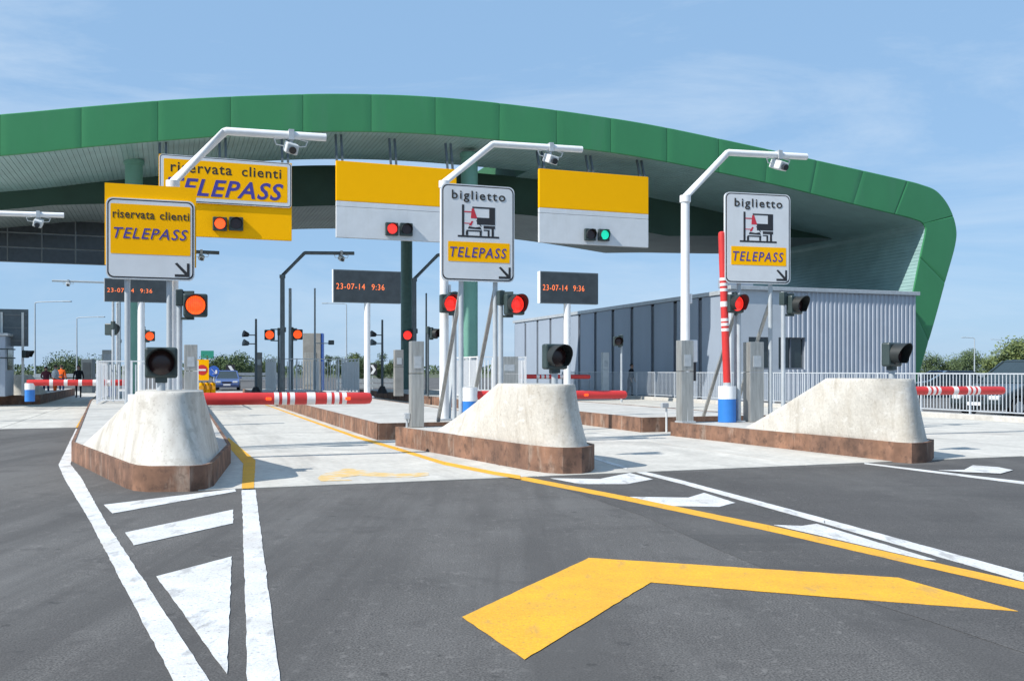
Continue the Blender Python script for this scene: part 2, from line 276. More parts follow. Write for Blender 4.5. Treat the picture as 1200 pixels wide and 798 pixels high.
# ------------------------------------------------------------------ islands with weathered steel kerbs and concrete noses
KH, K2, K3 = .36, .38, .32
def island(poly, h, label, name='traffic_island', group='toll islands', seg=2.4):
    c = sum(poly, Vector())/len(poly); root = empty(name, (c.x, c.y, 0), 0, label, 'traffic island', group)
    P = [Vector((p.x-c.x, p.y-c.y)) for p in poly]; n = len(P)
    a = sum(P[i].x*P[(i+1) % n].y-P[(i+1) % n].x*P[i].y for i in range(n))
    if a < 0: P = P[::-1]
    MB().prism(P, 0, h-.006).build('top_slab', M['islandtop'], root)
    i = 0; done = 0
    lens = [(P[(k+1) % n]-P[k]).length for k in range(n)]
    st = next((k for k in range(n) if lens[k] >= .75 and lens[k-1] >= .75), 0)
    while done < n:
        i = (st+done) % n
        if lens[i] < .75:                            # short edges round the tip: one bent plate
            k = 0; chain = [P[i]]
            while lens[(i+k) % n] < .75 and done+k < n: chain.append(P[(i+k+1) % n]); k += 1
            out_ = []
            for m_ in range(len(chain)):
                a_ = chain[m_]-chain[m_-1] if m_ else chain[1]-chain[0]; b_ = chain[m_+1]-chain[m_] if m_ < len(chain)-1 else a_
                t_ = (a_.normalized()+b_.normalized()).normalized(); out_.append((chain[m_]+Vector((t_.y, -t_.x))*.034, chain[m_]-Vector((t_.y, -t_.x))*.02))
            MB().prism([o_[0] for o_ in out_]+[o_[1] for o_ in out_[::-1]], 0, h+.007).build('kerb_plate', M['corten'], root, smooth=True, auto=40)
            done += k; continue
        p, q = P[i], P[(i+1) % n]; d = (q-p); ln = d.length; d = d/ln; nr = Vector((d.y, -d.x)); k = max(1, round(ln/seg))
        if ln > 20: k = max(1, round(ln/4))
        for j in range(k):
            s0 = p+d*(ln*j/k+.003); s1 = p+d*(ln*(j+1)/k-.003); off = nr*(.03+random.uniform(0, .006)); top = h+random.uniform(.004, .008)
            MB().prism([s0-nr*.02, s0+off, s1+off, s1-nr*.02], 0, top).build('kerb_plate', M['corten'], root)
        done += 1
    return root, c
def resample(pts, n):
    pts = [Vector(p) for p in pts]; ls = [0]
    m = len(pts)
    for i in range(m): ls.append(ls[-1]+(pts[(i+1) % m]-pts[i]).length)
    out = []
    for k in range(n):
        s = ls[-1]*k/n
        for i in range(m):
            if ls[i+1] >= s:
                t = (s-ls[i])/max(1e-6, ls[i+1]-ls[i]); out.append(pts[i].lerp(pts[(i+1) % m], t)); break
    return out
def smooth_loop(p, it=3):
    for _ in range(it): p = [(p[i-1]+p[i]*2+p[(i+1) % len(p)])/4 for i in range(len(p))]
    return p
def nose(root, c, base, top, z0, z1, m):
    """concrete crash block: base outline (world, counter-clockwise from the front middle) lofted to a smaller top outline"""
    N = 64
    b = smooth_loop(resample(base, N), 1); t = smooth_loop(resample(top, N), 1)
    # align start
    rings = []
    for k, s in enumerate((0, .03, .12, .25, .4, .55, .7, .85, .95, .985, 1.0)):
        e = s**.95 if s < .95 else s
        shrink = 0 if s < .95 else (s-.95)*.25
        cen = sum(t, Vector((0, 0)))/N
        ring = []
        for i in range(N):
            p = b[i].lerp(t[i], e); p = p.lerp(cen, shrink) if shrink else p
            ring.append((p.x-c.x, p.y-c.y, z0+(z1-z0)*(s if s < .95 else .95+.05*math.sin((s-.95)/.05*math.pi/2))))
        rings.append(ring)
    vs = [p for r in rings for p in r]; fs = [(k*N+i, k*N+(i+1) % N, (k+1)*N+(i+1) % N, (k+1)*N+i) for k in range(len(rings)-1) for i in range(N)]
    fs.append(tuple(range((len(rings)-1)*N, len(rings)*N)))
    vv = []
    for p in vs:
        d = .007*noise.noise(Vector(p)*1.3); vv.append((p[0]+d, p[1]+d, p[2]))
    return MB().add(vv, fs).build('concrete_nose', m, root, smooth=True, auto=50)
def P2(v): return Vector((v.x, v.y))
def noseloop(tip, ax, f0, f1, w0, w1, k=4):
    """rounded wedge: from tip along ax, front at f0 with half width w0, back at f1 with half width w1"""
    rt = Vector((ax.y, -ax.x)); pts = []
    fr = [(-90+18*i) for i in range(11)]
    # front half circle-ish from the middle to the right side
    seq = []
    for i in range(6):
        a = R(18*i); seq.append((math.sin(a)*w0, f0+(1-math.cos(a))*w0*.8))
    for i in range(1, 7):
        s = i/6; seq.append((w0+(w1-w0)*s, f0+w0*.8+(f1-f0-w0*.8-w1*.2)*s))
    seq.append((w1*.7, f1)); left = [(-x, y) for x, y in seq[::-1]]
    seq = seq+[(0, f1)]+left[:-1]
    return [tip+rt*x+ax*y for x, y in seq]

# island nearest the viewer, left
i1 = [gp(86, 540), gp(150, 571.5), gp(160, 574.6), gp(175, 576), gp(222, 575.6), gp(238, 574), gp(247, 570.5), gp(268, 543), Vector((-13.0, 39, 0)), Vector((-20.6, 60, 0)), Vector((-26, 60, 0)), Vector((-16.6, 37, 0))]
isl1, c1 = island(i1, .31, 'wide traffic island on the left with rusty steel kerb and grey concrete nose')
ax1 = Vector((-.31, .95)).normalized(); tip1 = P2(gp(200, 576))
def hugw(pts, ax, back, wl, wr, inset=.075):
    q = [P2(p) for p in pts]; k = max(range(len(q)), key=lambda i: -q[i].dot(ax)); rt = Vector((ax.y, -ax.x)); rear = (q[0]+q[-1])/2+ax*back
    loop = q[k:]+[rear+rt*wr, rear-rt*wl]+q[:k]; cc = sum(loop, Vector((0, 0)))/len(loop)
    return [p+(cc-p).normalized()*inset for p in loop]
nose(isl1, c1, hugw([i1[0].lerp(i1[1], .12)]+i1[1:7]+[i1[6].lerp(i1[7], .75)], ax1, 3.2, .95, .8), noseloop(tip1-Vector((.05, 0)), ax1, .5, 2.1, .42, .43), .30, 1.22, M['block2'])
# centre island
l2 = gp(465, 522.7); r2 = l2+T*2.4
i2 = [l2, gp(622, 551.8), gp(640, 554.4), gp(660, 555.8), gp(680, 555.4), gp(690, 553.5), gp(694, 550), r2]
isl2, c2 = island(i2, K2, 'short centre island with rusty kerb and pale wedge shaped concrete nose')
ax2 = P2((l2+r2)/2)-P2(gp(662, 555)); len2 = ax2.length; ax2.normalize(); tip2 = P2(gp(661, 555.8))
nose(isl2, c2, hugw([i2[1].lerp(l2, .45)]+i2[1:7]+[i2[6].lerp(r2, .4)], ax2, 2.2, .75, .75, .06), noseloop(tip2, ax2, .16, 1.9, .36, .40), K2-.02, 1.29, M['block'])
# right island
l3 = gp(787, 511); r3 = l3+T*2.7
i3 = [l3, gp(1030, 539), gp(1050, 541.5), gp(1068, 542.8), gp(1082, 542), gp(1089, 540), gp(1092, 537), r3]
isl3, c3 = island(i3, K3, 'short right hand island with rusty kerb and long pale concrete nose')
ax3 = P2((l3+r3)/2)-P2(gp(1066, 541)); len3 = ax3.length; ax3.normalize(); tip3 = P2(gp(1066, 542.6))
nose(isl3, c3, hugw([i3[1].lerp(l3, .32)]+i3[1:7]+[i3[6].lerp(r3, .3)], ax3, 2.3, .8, .8, .06), noseloop(tip3, ax3, .14, 1.85, .36, .40), K3-.02, 1.36, M['block'])
# long islands behind them
l2b = gp(443.7, 516); l3b = gp(752, 507)
isl2b, _ = island([l2b, l2b+T*3.5, l2b+T*3.5+L*40, l2b+L*40], KH, 'long rusty kerbed island behind the centre nose, carrying the white display pole')
isl3b, _ = island([l3b, l3b+T*3.5, l3b+T*3.5+L*36, l3b+L*36], KH, 'long rusty kerbed island behind the right hand nose')
# far left island
f0 = gp(46, 474)
i0 = [f0, f0+L*16, f0+L*16-T*2.6, f0+L*1.5-T*2.6, f0-T*2.0-L*.3, f0-T*.3-L*.1]
isl0, c0 = island(i0, .42, 'far left island with brown kerb at the picture edge')
n0 = P2(f0-T*.9+L*.4); nose(isl0, c0, noseloop(n0, P2(L), 0, 4, .5, .8), noseloop(n0, P2(L), .2, 1.8, .3, .35), .41, 1.3, M['block'])

# kerb and fence along the right edge
kerb = MB()
kerb.prism([P2(AB(22.0, -4)), P2(AB(22.5, -4)), P2(AB(22.5, 48)), P2(AB(22.0, 48))], -.01, .16)
k_ = kerb.build('edge_kerb', M['islandtop'], None, bevel=.02); tag(k_, kind='structure')
fence = empty('railing_fence', AB(22.25, 0, .16), TH, 'long grey vertical bar railing along the right edge, before the cladded building', 'fence')
FB0, FB1, FH = 2.0, 43.0, 1.26
nb = int((FB1-FB0)/2.0)
bar = MB().box((0, 0, (FH)/2+.06), (.016, .026, FH-.14)); po = MB().box((0, 0, FH/2), (.05, .05, FH)).build('post', M['rail'], fence)
b0 = bar.build('picket', M['rail'], fence); first = True; cnt = 0
for i in range(nb+1):
    y = FB0+i*2.0
    o = po if i == 0 else po.copy()
    if i: col.objects.link(o)
    o.location = (0, y, 0)
    if i < nb:
        MB().box((0, y+1, FH-.02), (.045, 1.95, .04)).build('top_rail', M['rail'], fence); MB().box((0, y+1, .1), (.04, 1.95, .035)).build('bottom_rail', M['rail'], fence)
        for j in range(1, 15):
            if cnt < 280:
                o = b0 if first else b0.copy()
                if not first: col.objects.link(o)
                first = False; o.location = (0, y+j*2/15, 0); cnt += 1
# ------------------------------------------------------------------ the big green canopy
BC = Vector((257/F*46, 46, 0))                    # near corner of the cladded building
CO = BC+L*.8                                      # canopy frame: x along T, y along L, z up
def onplane(u, v, o=CO):
    k = (u-600)/F; t = (k*o.y-o.x)/(T.x-k*T.y); d = o.y+t*T.y; return t, H+(HZ-v)/F*d
canopy = empty('toll_canopy', (CO.x, CO.y, 0), TH, 'huge curved green metal canopy spanning the toll lanes', 'canopy')
top_px = [(-330, 152), (-150, 144), (0, 134), (100, 125), (200, 117), (300, 112), (400, 110), (500, 113), (600, 122.5), (700, 136), (770, 147.5), (850, 164), (923, 180), (966.7, 190), (1025, 203), (1060, 211), (1080.5, 216.5), (1098, 224), (1112, 241), (1120.5, 264), (1120, 287), (1107, 334), (1093.6, 383), (1068, 470)]
bot_px = [(-330, 196), (-150, 191), (0, 183), (100, 173), (200, 164.5), (300, 157.5), (400, 154.5), (500, 157.5), (600, 166), (700, 177), (770, 188), (850, 204), (918, 219), (958, 229), (1012, 242.5), (1045, 250.5), (1062, 254.5), (1072, 257.5), (1079, 260), (1083.5, 264.5), (1084.5, 272), (1078, 303), (1071, 338), (1051, 440)]
KT = [Vector(onplane(*p)) for p in top_px]; KB = [Vector(onplane(*p)) for p in bot_px]
def cr(P, t):
    i = min(int(t), len(P)-2); f = t-i
    p0, p1, p2, p3 = P[max(i-1, 0)], P[i], P[i+1], P[min(i+2, len(P)-1)]
    return .5*((2*p1)+(p2-p0)*f+(2*p0-5*p1+4*p2-p3)*f*f+(3*p1-p0-3*p2+p3)*f**3)
N = 460
ST = [cr(KT, (len(KT)-1)*i/N) for i in range(N+1)]; SB = [cr(KB, (len(KB)-1)*i/N) for i in range(N+1)]
DEP, DEPF = 15.6, 5.6
iS = min(range(N+1), key=lambda i: abs(SB[i].x+8.2))
# panel seams along the middle line of the fascia
mid = [(a+b)/2 for a, b in zip(ST, SB)]; s = [0]
for i in range(N): s.append(s[-1]+(mid[i+1]-mid[i]).length)
pitch = 2.9; cuts = [0]
for i in range(N+1):
    if s[i] >= pitch*len(cuts): cuts.append(i)
cuts.append(N)
# band behind the cassettes: front, soffit with ribs along the lanes, roof
def ribbed(idx, y0, y1, off=0.0, step=.2):
    """inner face resampled with small ribs; returns list of (x,z)"""
    pts = [SB[i] for i in idx]; out = []; acc = 0
    ln = [0]
    for i in range(len(pts)-1): ln.append(ln[-1]+(pts[i+1]-pts[i]).length)
    n = int(ln[-1]/step); j = 0
    for k in range(n+1):
        q = ln[-1]*k/n
        while j < len(pts)-2 and ln[j+1] < q: j += 1
        p = pts[j].lerp(pts[j+1], (q-ln[j])/max(1e-6, ln[j+1]-ln[j])); d = (pts[j+1]-pts[j]).normalized(); nr = Vector((d.y, -d.x))
        out += [p-d*.012+nr*0, p-d*.006-nr*.02, p+d*.006-nr*.02, p+d*.012]
    return out
def surf(pts, y0, y1, mb, mi=0, flip=False):
    n = len(pts); vs = [(p.x, y0, p.y) for p in pts]+[(p.x, y1, p.y) for p in pts]
    fs = [(i, i+1, n+i+1, n+i) for i in range(n-1)]
    if flip: fs = [f[::-1] for f in fs]
    mb.add(vs, fs, mi)
def band(i0, i1, y0, y1):
    mb = MB(); idx = list(range(i0, i1+1))
    surf([ST[i] for i in idx], y0, y1, mb)                                   # outer skin
    n = len(idx)
    for y, fl in ((y0, False), (y1, True)):
        vs = [(ST[i].x, y, ST[i].y) for i in idx]+[(SB[i].x, y, SB[i].y) for i in idx]
        mb.add(vs, [((k, n+k, n+k+1, k+1) if not fl else (k, k+1, n+k+1, n+k)) for k in range(n-1)])
    for i in (i0, i1): mb.add([(ST[i].x, y0, ST[i].y), (ST[i].x, y1, ST[i].y), (SB[i].x, y1, SB[i].y), (SB[i].x, y0, SB[i].y)], [(0, 1, 2, 3)])
    mb.build('roof_skin', [M['green_gap']], canopy)
    sm = MB(); surf(ribbed(idx, y0, y1), y0+.004, y1, sm); sm.build('soffit_lining', [M['soffit']], canopy)
iL = min(range(N//2), key=lambda i: abs(SB[i].x+23.5))
band(0, iL, .06, 7.6); band(iL, iS, .06, DEPF); band(iS, N, .06, DEP)
cl = MB(); surf([ST[i]-Vector((0, .05)) for i in range(iL, iS+1)], DEPF+.01, 10.5, cl); cl.build('sun_block_plate', M['green_gap'], canopy)  # unseen plate added above the slot to keep sun off the side wall
for a, b in zip(cuts[:-1], cuts[1:]):
    if b-a < 2: continue
    idx = list(range(a, b+1)); n = len(idx); mb = MB(); e = .007
    rows = []; tl, tv = random.uniform(-.012, .012), random.uniform(-.012, .012); xm = mid[(a+b)//2].x
    for q, y in ((0, .03), (.02, 0), (.5, -.012), (.98, 0), (1, .03)):
        row = []
        for k, i in enumerate(idx):
            p = ST[i].lerp(SB[i], q)
            if k == 0: p = p+(mid[i+1]-mid[i]).normalized()*e
            if k == n-1: p = p-(mid[i]-mid[i-1]).normalized()*e
            row.append((p.x, y+(.02 if k in (0, n-1) else 0)+tl*(k/(n-1)-.5)+tv*(q-.5), p.y))
        rows.append(row)
    vs = [p for r in rows for p in r]
    fs = [(r*n+k, (r+1)*n+k, (r+1)*n+k+1, r*n+k+1) for r in range(4) for k in range(n-1)]
    # return edge to the back
    base = len(vs)
    for k in range(n): vs.append((rows[0][k][0], .07, rows[0][k][2]))
    for k in range(n): vs.append((rows[4][k][0], .07, rows[4][k][2]))
    fs += [(k, k+1, base+k+1, base+k) for k in range(n-1)]+[(4*n+k, base+n+k, base+n+k+1, 4*n+k+1) for k in range(n-1)]
    mb.add(vs, fs); mb.build('fascia_panel', M['green'], canopy, smooth=True, auto=25)
# lower canopy strip behind the slot of sky
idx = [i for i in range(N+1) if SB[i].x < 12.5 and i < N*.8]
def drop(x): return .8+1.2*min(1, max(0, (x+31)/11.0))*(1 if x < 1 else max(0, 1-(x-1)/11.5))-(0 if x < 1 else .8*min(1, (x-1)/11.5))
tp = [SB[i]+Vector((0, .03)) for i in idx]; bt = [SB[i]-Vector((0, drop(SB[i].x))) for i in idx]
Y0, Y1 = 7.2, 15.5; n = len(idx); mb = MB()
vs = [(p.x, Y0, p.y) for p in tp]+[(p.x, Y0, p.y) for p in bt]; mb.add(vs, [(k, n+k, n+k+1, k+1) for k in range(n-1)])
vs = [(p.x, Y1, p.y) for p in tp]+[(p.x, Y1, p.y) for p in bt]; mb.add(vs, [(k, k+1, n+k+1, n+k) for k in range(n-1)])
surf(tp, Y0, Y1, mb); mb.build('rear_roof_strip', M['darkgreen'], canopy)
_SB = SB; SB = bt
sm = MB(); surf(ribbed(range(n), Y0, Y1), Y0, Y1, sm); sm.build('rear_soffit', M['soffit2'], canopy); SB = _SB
# columns
def column(u, d, dia, ztop, m, zgreen=0.0):
    p = Vector(((u-600)/F*d, d, 0)); r = Vector((p.x-CO.x, p.y-CO.y, 0)); loc = Vector((r.dot(T), r.dot(L), 0))
    c = MB().cyl(loc+Vector((0, 0, max(.3, zgreen))), loc+Vector((0, 0, ztop)), dia/2, n=32).build('column', m, canopy, smooth=True)
    if zgreen: MB().cyl(loc+Vector((0, 0, .3)), loc+Vector((0, 0, zgreen)), dia/2-.03, n=32).build('column_foot', M['galv'], c, smooth=True)
    MB().cyl(loc+Vector((0, 0, ztop-.25)), loc+Vector((0, 0, ztop-.05)), dia/2+.06, n=32).build('collar', m, c, smooth=True)
column(157, 40.5, .72, 10.6, M['colgreen']); column(550, 44.5, .80, 11.8, M['colgreen'], 2.1); column(476.5, 57.0, .70, 10.0, M['colgreen_shade'])  # rear column's green is darkened to stand in for shade
# dark gridded glazing hanging below the canopy, far left
gl0 = Vector((-34, 0)); 
gx1, _ = onplane(127, 300, CO+L*12.5); 
scr = empty('glazed_screen', CO+T*gx1+L*12.5, TH, 'dark glazed grid screen hanging under the canopy at upper left', 'glass screen')
gz1, gz0 = 9.15, 6.95
cw, chh = 1.55, (gz1-gz0)/3
for i in range(9):
    for j in range(3):
        MB().box((-(i+.5)*cw, 0, gz0+(j+.5)*chh), (cw-.06, .03, chh-.06)).build('pane', M['glassdark'], scr)
for i in range(10): MB().box((-i*cw, -.02, (gz0+gz1)/2), (.05, .09, gz1-gz0)).build('mullion', M['mullion'], scr)
for j in range(4): MB().box((-4.5*cw, -.024, gz0+j*chh), (9*cw, .08, .05)).build('transom', M['mullion'], scr)
for i in (0, 3, 6): MB().box((-i*cw-.3, .05, gz1+.4), (.1, .08, .9)).build('hanger', M['darkmetal'], scr)

# ------------------------------------------------------------------ the cladded service building
bld = empty('service_building', (BC.x, BC.y, 0), TH, 'low grey building with corrugated metal front and panelled side under the canopy', 'building')
BW, BD, BH = 11.4, 31.0, 5.5
x1 = 3.2; zb, zt = 1.55, 3.15
# flat part of the front with two window openings, corrugated part beyond
mb = MB(); wx = [(1.0, 2.35), (2.75, 4.35)]
def holed(mb, xa, xb, y0, y1, holes):
    xs = xa
    for (a, b) in holes:
        if a > xs: mb.box(((xs+a)/2, (y0+y1)/2, BH/2), (a-xs, y1-y0, BH))
        mb.box(((a+b)/2, (y0+y1)/2, zb/2), (b-a, y1-y0, zb)); mb.box(((a+b)/2, (y0+y1)/2, (zt+BH)/2), (b-a, y1-y0, BH-zt)); xs = b
    if xb > xs: mb.box(((xs+xb)/2, (y0+y1)/2, BH/2), (xb-xs, y1-y0, BH))
holed(mb, 0, x1, 0, .3, [(1.0, 2.35), (2.75, x1)]); mb.build('flat_front', M['cladlight'], bld)
mb = MB(); mb.box(((x1+4.35)/2, .15, zb/2), (4.35-x1, .3, zb)); mb.box(((x1+4.35)/2, .15, (zt+BH)/2), (4.35-x1, .3, BH-zt)); mb.box(((4.35+BW)/2, .15, BH/2), (BW-4.35, .3, BH)); mb.build('front_wall', M['clad'], bld)
def corr(xa, xb, z0, z1, name):
    n = int((xb-xa)/.27); pts = []
    for k in range(n):
        x = xa+k*.27; pts += [(x, -.004), (x+.10, -.004), (x+.135, -.055), (x+.235, -.055)]
    pts.append((xa+n*.27, -.004)); m_ = len(pts)
    MB().add([(p[0], p[1], z0) for p in pts]+[(p[0], p[1], z1) for p in pts], [(i, i+1, m_+i+1, m_+i) for i in range(m_-1)]).build(name, M['clad'], bld)
corr(4.36, BW, 0, BH, 'corrugated_sheet'); corr(x1, 4.34, zt, BH, 'corrugated_sheet'); corr(x1, 4.34, 0, zb, 'corrugated_sheet')
for a, b in wx:
    w = MB().box(((a+b)/2, .2, (zb+zt)/2), (b-a, .04, zt-zb)).build('window', M['carglass'], bld)
    f = MB(); 
    for xx in (a+.04, (a+b)/2, b-.04): f.box((xx, .15, (zb+zt)/2), (.07, .06, zt-zb))
    for q in (zb+.04, zt-.04): f.box(((a+b)/2, .146, q), (b-a, .06, .07))
    f.build('window_frame', M['pilaster'], w)
MB().box((BW/2, .1, BH+.06), (BW+.3, .55, .2)).build('coping', M['galv'], bld, bevel=.02)
MB().box((BW/2, BD/2+.2, BH-.1), (BW-.1, BD-.5, .1)).build('flat_roof', M['tower'], bld)
MB().box((BW-.1, BD/2+.35, BH/2-.1), (.2, BD-.8, BH-.2)).build('east_wall', M['clad'], bld)
npan = 12; pw = BD/npan
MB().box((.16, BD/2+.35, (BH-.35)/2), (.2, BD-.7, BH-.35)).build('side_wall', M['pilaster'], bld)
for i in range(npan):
    MB().box((.02, .32+i*(BD-.4)/npan+pw/2, (BH-.25)/2), (.06, pw-.42, BH-.25)).build('wall_panel', M['clad_side'], bld)  # panel colour darkened to deepen the shade under the canopy
MB().box((.05, BD/2+.3, BH-.13), (.3, BD-.5, .2)).build('eaves_trim', M['galv'], bld)
MB().box((.9, 1.0, BH+.35), (1.5, .9, .42)).build('roof_box', M['clad_side'], bld, bevel=.02)

# ------------------------------------------------------------------ overhead lane panels
def overhead(u0, u1, v0, v1, split, lights, label, fl=None):
    o = CO+L*.12; xa, za = onplane(u0, v0, o); xb, zb_ = onplane(u1, v0+(u1-u0)*.05, o); _, zl = onplane(u0, v1, o); _, zs = onplane(u0, split, o)
    w = xb-xa; p = o+T*xa
    r = empty('overhead_sign', (p.x, p.y, 0), TH, label, 'overhead sign', 'lane signs hung from the canopy')
    MB().box((w/2, .09, (za+zs)/2), (w, .18, za-zs-.004)).build('yellow_panel', M['signyellow'], r, bevel=.015)
    if fl == 'sign':
        MB().box((w/2, .094, (zs+zl)/2), (w, .18, zs-zl)).build('yellow_panel', M['signyellow'], r, bevel=.015)
    else:
        sm = zs-(zs-zl)*.16
        MB().box((w/2, .092, (zs+sm)/2), (w, .18, zs-sm-.02)).build('white_panel', M['signwhite'], r, bevel=.015)
        MB().box((w/2, .094, (sm+zl)/2), (w, .18, sm-zl)).build('white_panel', M['signwhite'], r, bevel=.015)
    for hx in (.03, .47, .95):
        for dx in (-.12, .12):
            MB().bar((hx*w+dx, .1, za), (hx*w+dx, .45, 11.75), .09, .09).build('hanger', M['darkmetal'], r)
    for (lu, lv, state) in lights:
        lx, lz = onplane(lu, lv, o); lx -= xa
        h = MB().box((lx, -.09, lz), (.56, .18, .56)).build('signal_head', M['housing'], r, bevel=.03)
        ring = MB(); ring.cyl((lx, -.18, lz), (lx, -.21, lz), .215, n=24); ring.build('lens', M[state], h, smooth=True)
        visor(lx, -.17, lz, .235, .24, h)
    return r, w, za, zs, zl
def visor(x, y, z, r, ln, parent):
    n = 20; vs = []; fs = []
    for rr in (r+.012, r):
        for yy, cut in ((y, 0), (y-ln, 1)):
            for i in range(n+1):
                a = R(-50+280*i/n); c = math.cos(a); s_ = math.sin(a)
                k = 1 if not cut else (.55+.45*max(0, s_+.2)/1.2)
                vs.append((x+c*rr, y-(y-yy)*k, z+s_*rr))
    m = n+1
    for i in range(n):
        fs.append((i, i+1, m+i+1, m+i)); fs.append((2*m+i, 3*m+i, 3*m+i+1, 2*m+i+1)); fs.append((m+i, m+i+1, 3*m+i+1, 3*m+i))
    return MB().add(vs, fs).build('visor', M['visor'], parent, smooth=True)
r, w, za, zs, zl = overhead(186, 342, 180, 275, 236, [(257.5, 263, 'lens_amber'), (276.5, 263, 'lens_off')], 'yellow overhead lane board with framed sign and glowing amber signal', 'sign')
fr = MB().slab(rrect(.02, w-.02, zs+.02, za-.02, .14), -.07, -.01).build('sign_board', M['signwhite'], r)
MB().slab(rrect(.045, w-.045, zs+.045, za-.045, .12), -.074, -.069).build('black_border', M['black'], fr)
MB().slab(rrect(.075, w-.075, zs+.075, za-.075, .10), -.079, -.073).build('white_border', M['signwhite'], fr)
hh = za-zs
MB().slab(rrect(.19, w-.19, zs+.22, za-.19, .05), -.084, -.078).build('yellow_field', M['signyellow'], fr)
W9 = w-.9
text('riservata', .45, .45+W9*.545, za-.37*hh, za-.16*hh, -.087, M['letter_black'], fr, bold=.012, space=1.12); text('clienti', .45+W9*.635, .45+W9, za-.37*hh, za-.16*hh, -.087, M['letter_black'], fr, bold=.012, space=1.12)
text('TELEPASS', .34, w-.36, zs+.15*hh, zs+.52*hh, -.087, M['letter_blue'], fr, shear=.28, bold=.02, space=1.12)
overhead(394, 535, 188, 278, 235, [(458.5, 269, 'lens_red'), (475.5, 269.5, 'lens_off')], 'yellow and white overhead board with red signal above the centre lane')
overhead(632, 760, 197.5, 284, 243, [(690.5, 275.5, 'lens_off'), (706.5, 276, 'lens_green')], 'yellow and white overhead board with green signal, right of the centre')
# ------------------------------------------------------------------ roadside signs
def arrow(parent, x0, x1, z0, z1, y, m):
    w = x1-x0; mb = MB(); t = w*.2
    mb.slab([(x0, z1-t*.2), (x1-t*1.0, z0+t*.2), (x1-t*.2, z0+t*1.0), (x0+t*.8, z1+t*.2)], y-.003, y)
    mb.slab([(x1-t*.9, z0), (x1, z0), (x1, z1), (x1-t*.9, z1)], y-.0034, y); mb.slab([(x0, z0), (x1-t*.9, z0), (x1-t*.9, z0+t*.9), (x0, z0+t*.9)], y-.0032, y)
    mb.build('arrow', m, parent)
def plate(parent, name, w, z0, z1, y, round_=.1):
    b = MB().slab(rrect(-w/2, w/2, z0, z1, round_), y-.03, y+.03).build(name, M['signwhite'], parent)
    e = .022; MB().slab(rrect(-w/2+e, w/2-e, z0+e, z1-e, round_-.01), y-.034, y-.029).build('black_border', M['black'], b)
    e = .045; MB().slab(rrect(-w/2+e, w/2-e, z0+e, z1-e, round_-.02), y-.038, y-.033).build('white_face', M['signwhite'], b)
    return b
def posts(parent, xs, zb, ztop, braces=True, m='greypost'):
    for x in xs:
        p = MB().cyl((x, .09, zb), (x, .09, ztop), .05, n=16).build('post', M[m], parent, smooth=True)
        MB().box((x, .09, zb+.015), (.22, .22, .03)).build('foot_plate', M['galv'], p)
        MB().box((x, .06, ztop-.25), (.16, .1, .05)).build('clamp', M['galv'], p)
        if braces: MB().bar((x, .12, zb+2.75), (x, 1.95, zb), .075, .05).build('brace', M['steel'], parent)
# sign on the left island
d = 17.0
u0 = 177; p = Vector(((u0-600)/F*d, d, 0)); sc = F/d
s1 = empty('road_sign', (p.x, p.y, .31), TH-.02, 'yellow and white reserved lane sign with slanted blue lettering on left island', 'road sign')
zb1, zt1, zy = zz(328, d)-.31, zz(234, d)-.31, zz(217, d)-.31; w = 99/sc
MB().box((0, .05, (zb1+.25+zy)/2), (w+.02, .03, zy-zb1-.25)).build('yellow_backboard', M['signyellow'], s1)
b = plate(s1, 'sign_board', w-.03, zb1, zt1, 0, .11); h = zt1-zb1; W = w-.03
X = lambda f: -W/2+f*W; Zf = lambda f: zt1-f*h
MB().slab(rrect(X(.05), X(.95), Zf(.69), Zf(.075), .02), -.042, -.037).build('yellow_field', M['signyellow'], b)
text('riservata', X(.075), X(.54), Zf(.25), Zf(.15), -.044, M['letter_black'], b, bold=.01, space=1.08); text('clienti', X(.60), X(.935), Zf(.25), Zf(.15), -.044, M['letter_black'], b, bold=.01, space=1.08)
text('TELEPASS', X(.085), X(.92), Zf(.50), Zf(.365), -.044, M['letter_blue'], b, shear=.28, bold=.008, space=1.16)
arrow(b, X(.77), X(.94), Zf(.955), Zf(.785), -.0385, M['black'])
posts(s1, ((151-u0)/sc, (197-u0)/sc), 0, zt1-.1, False)
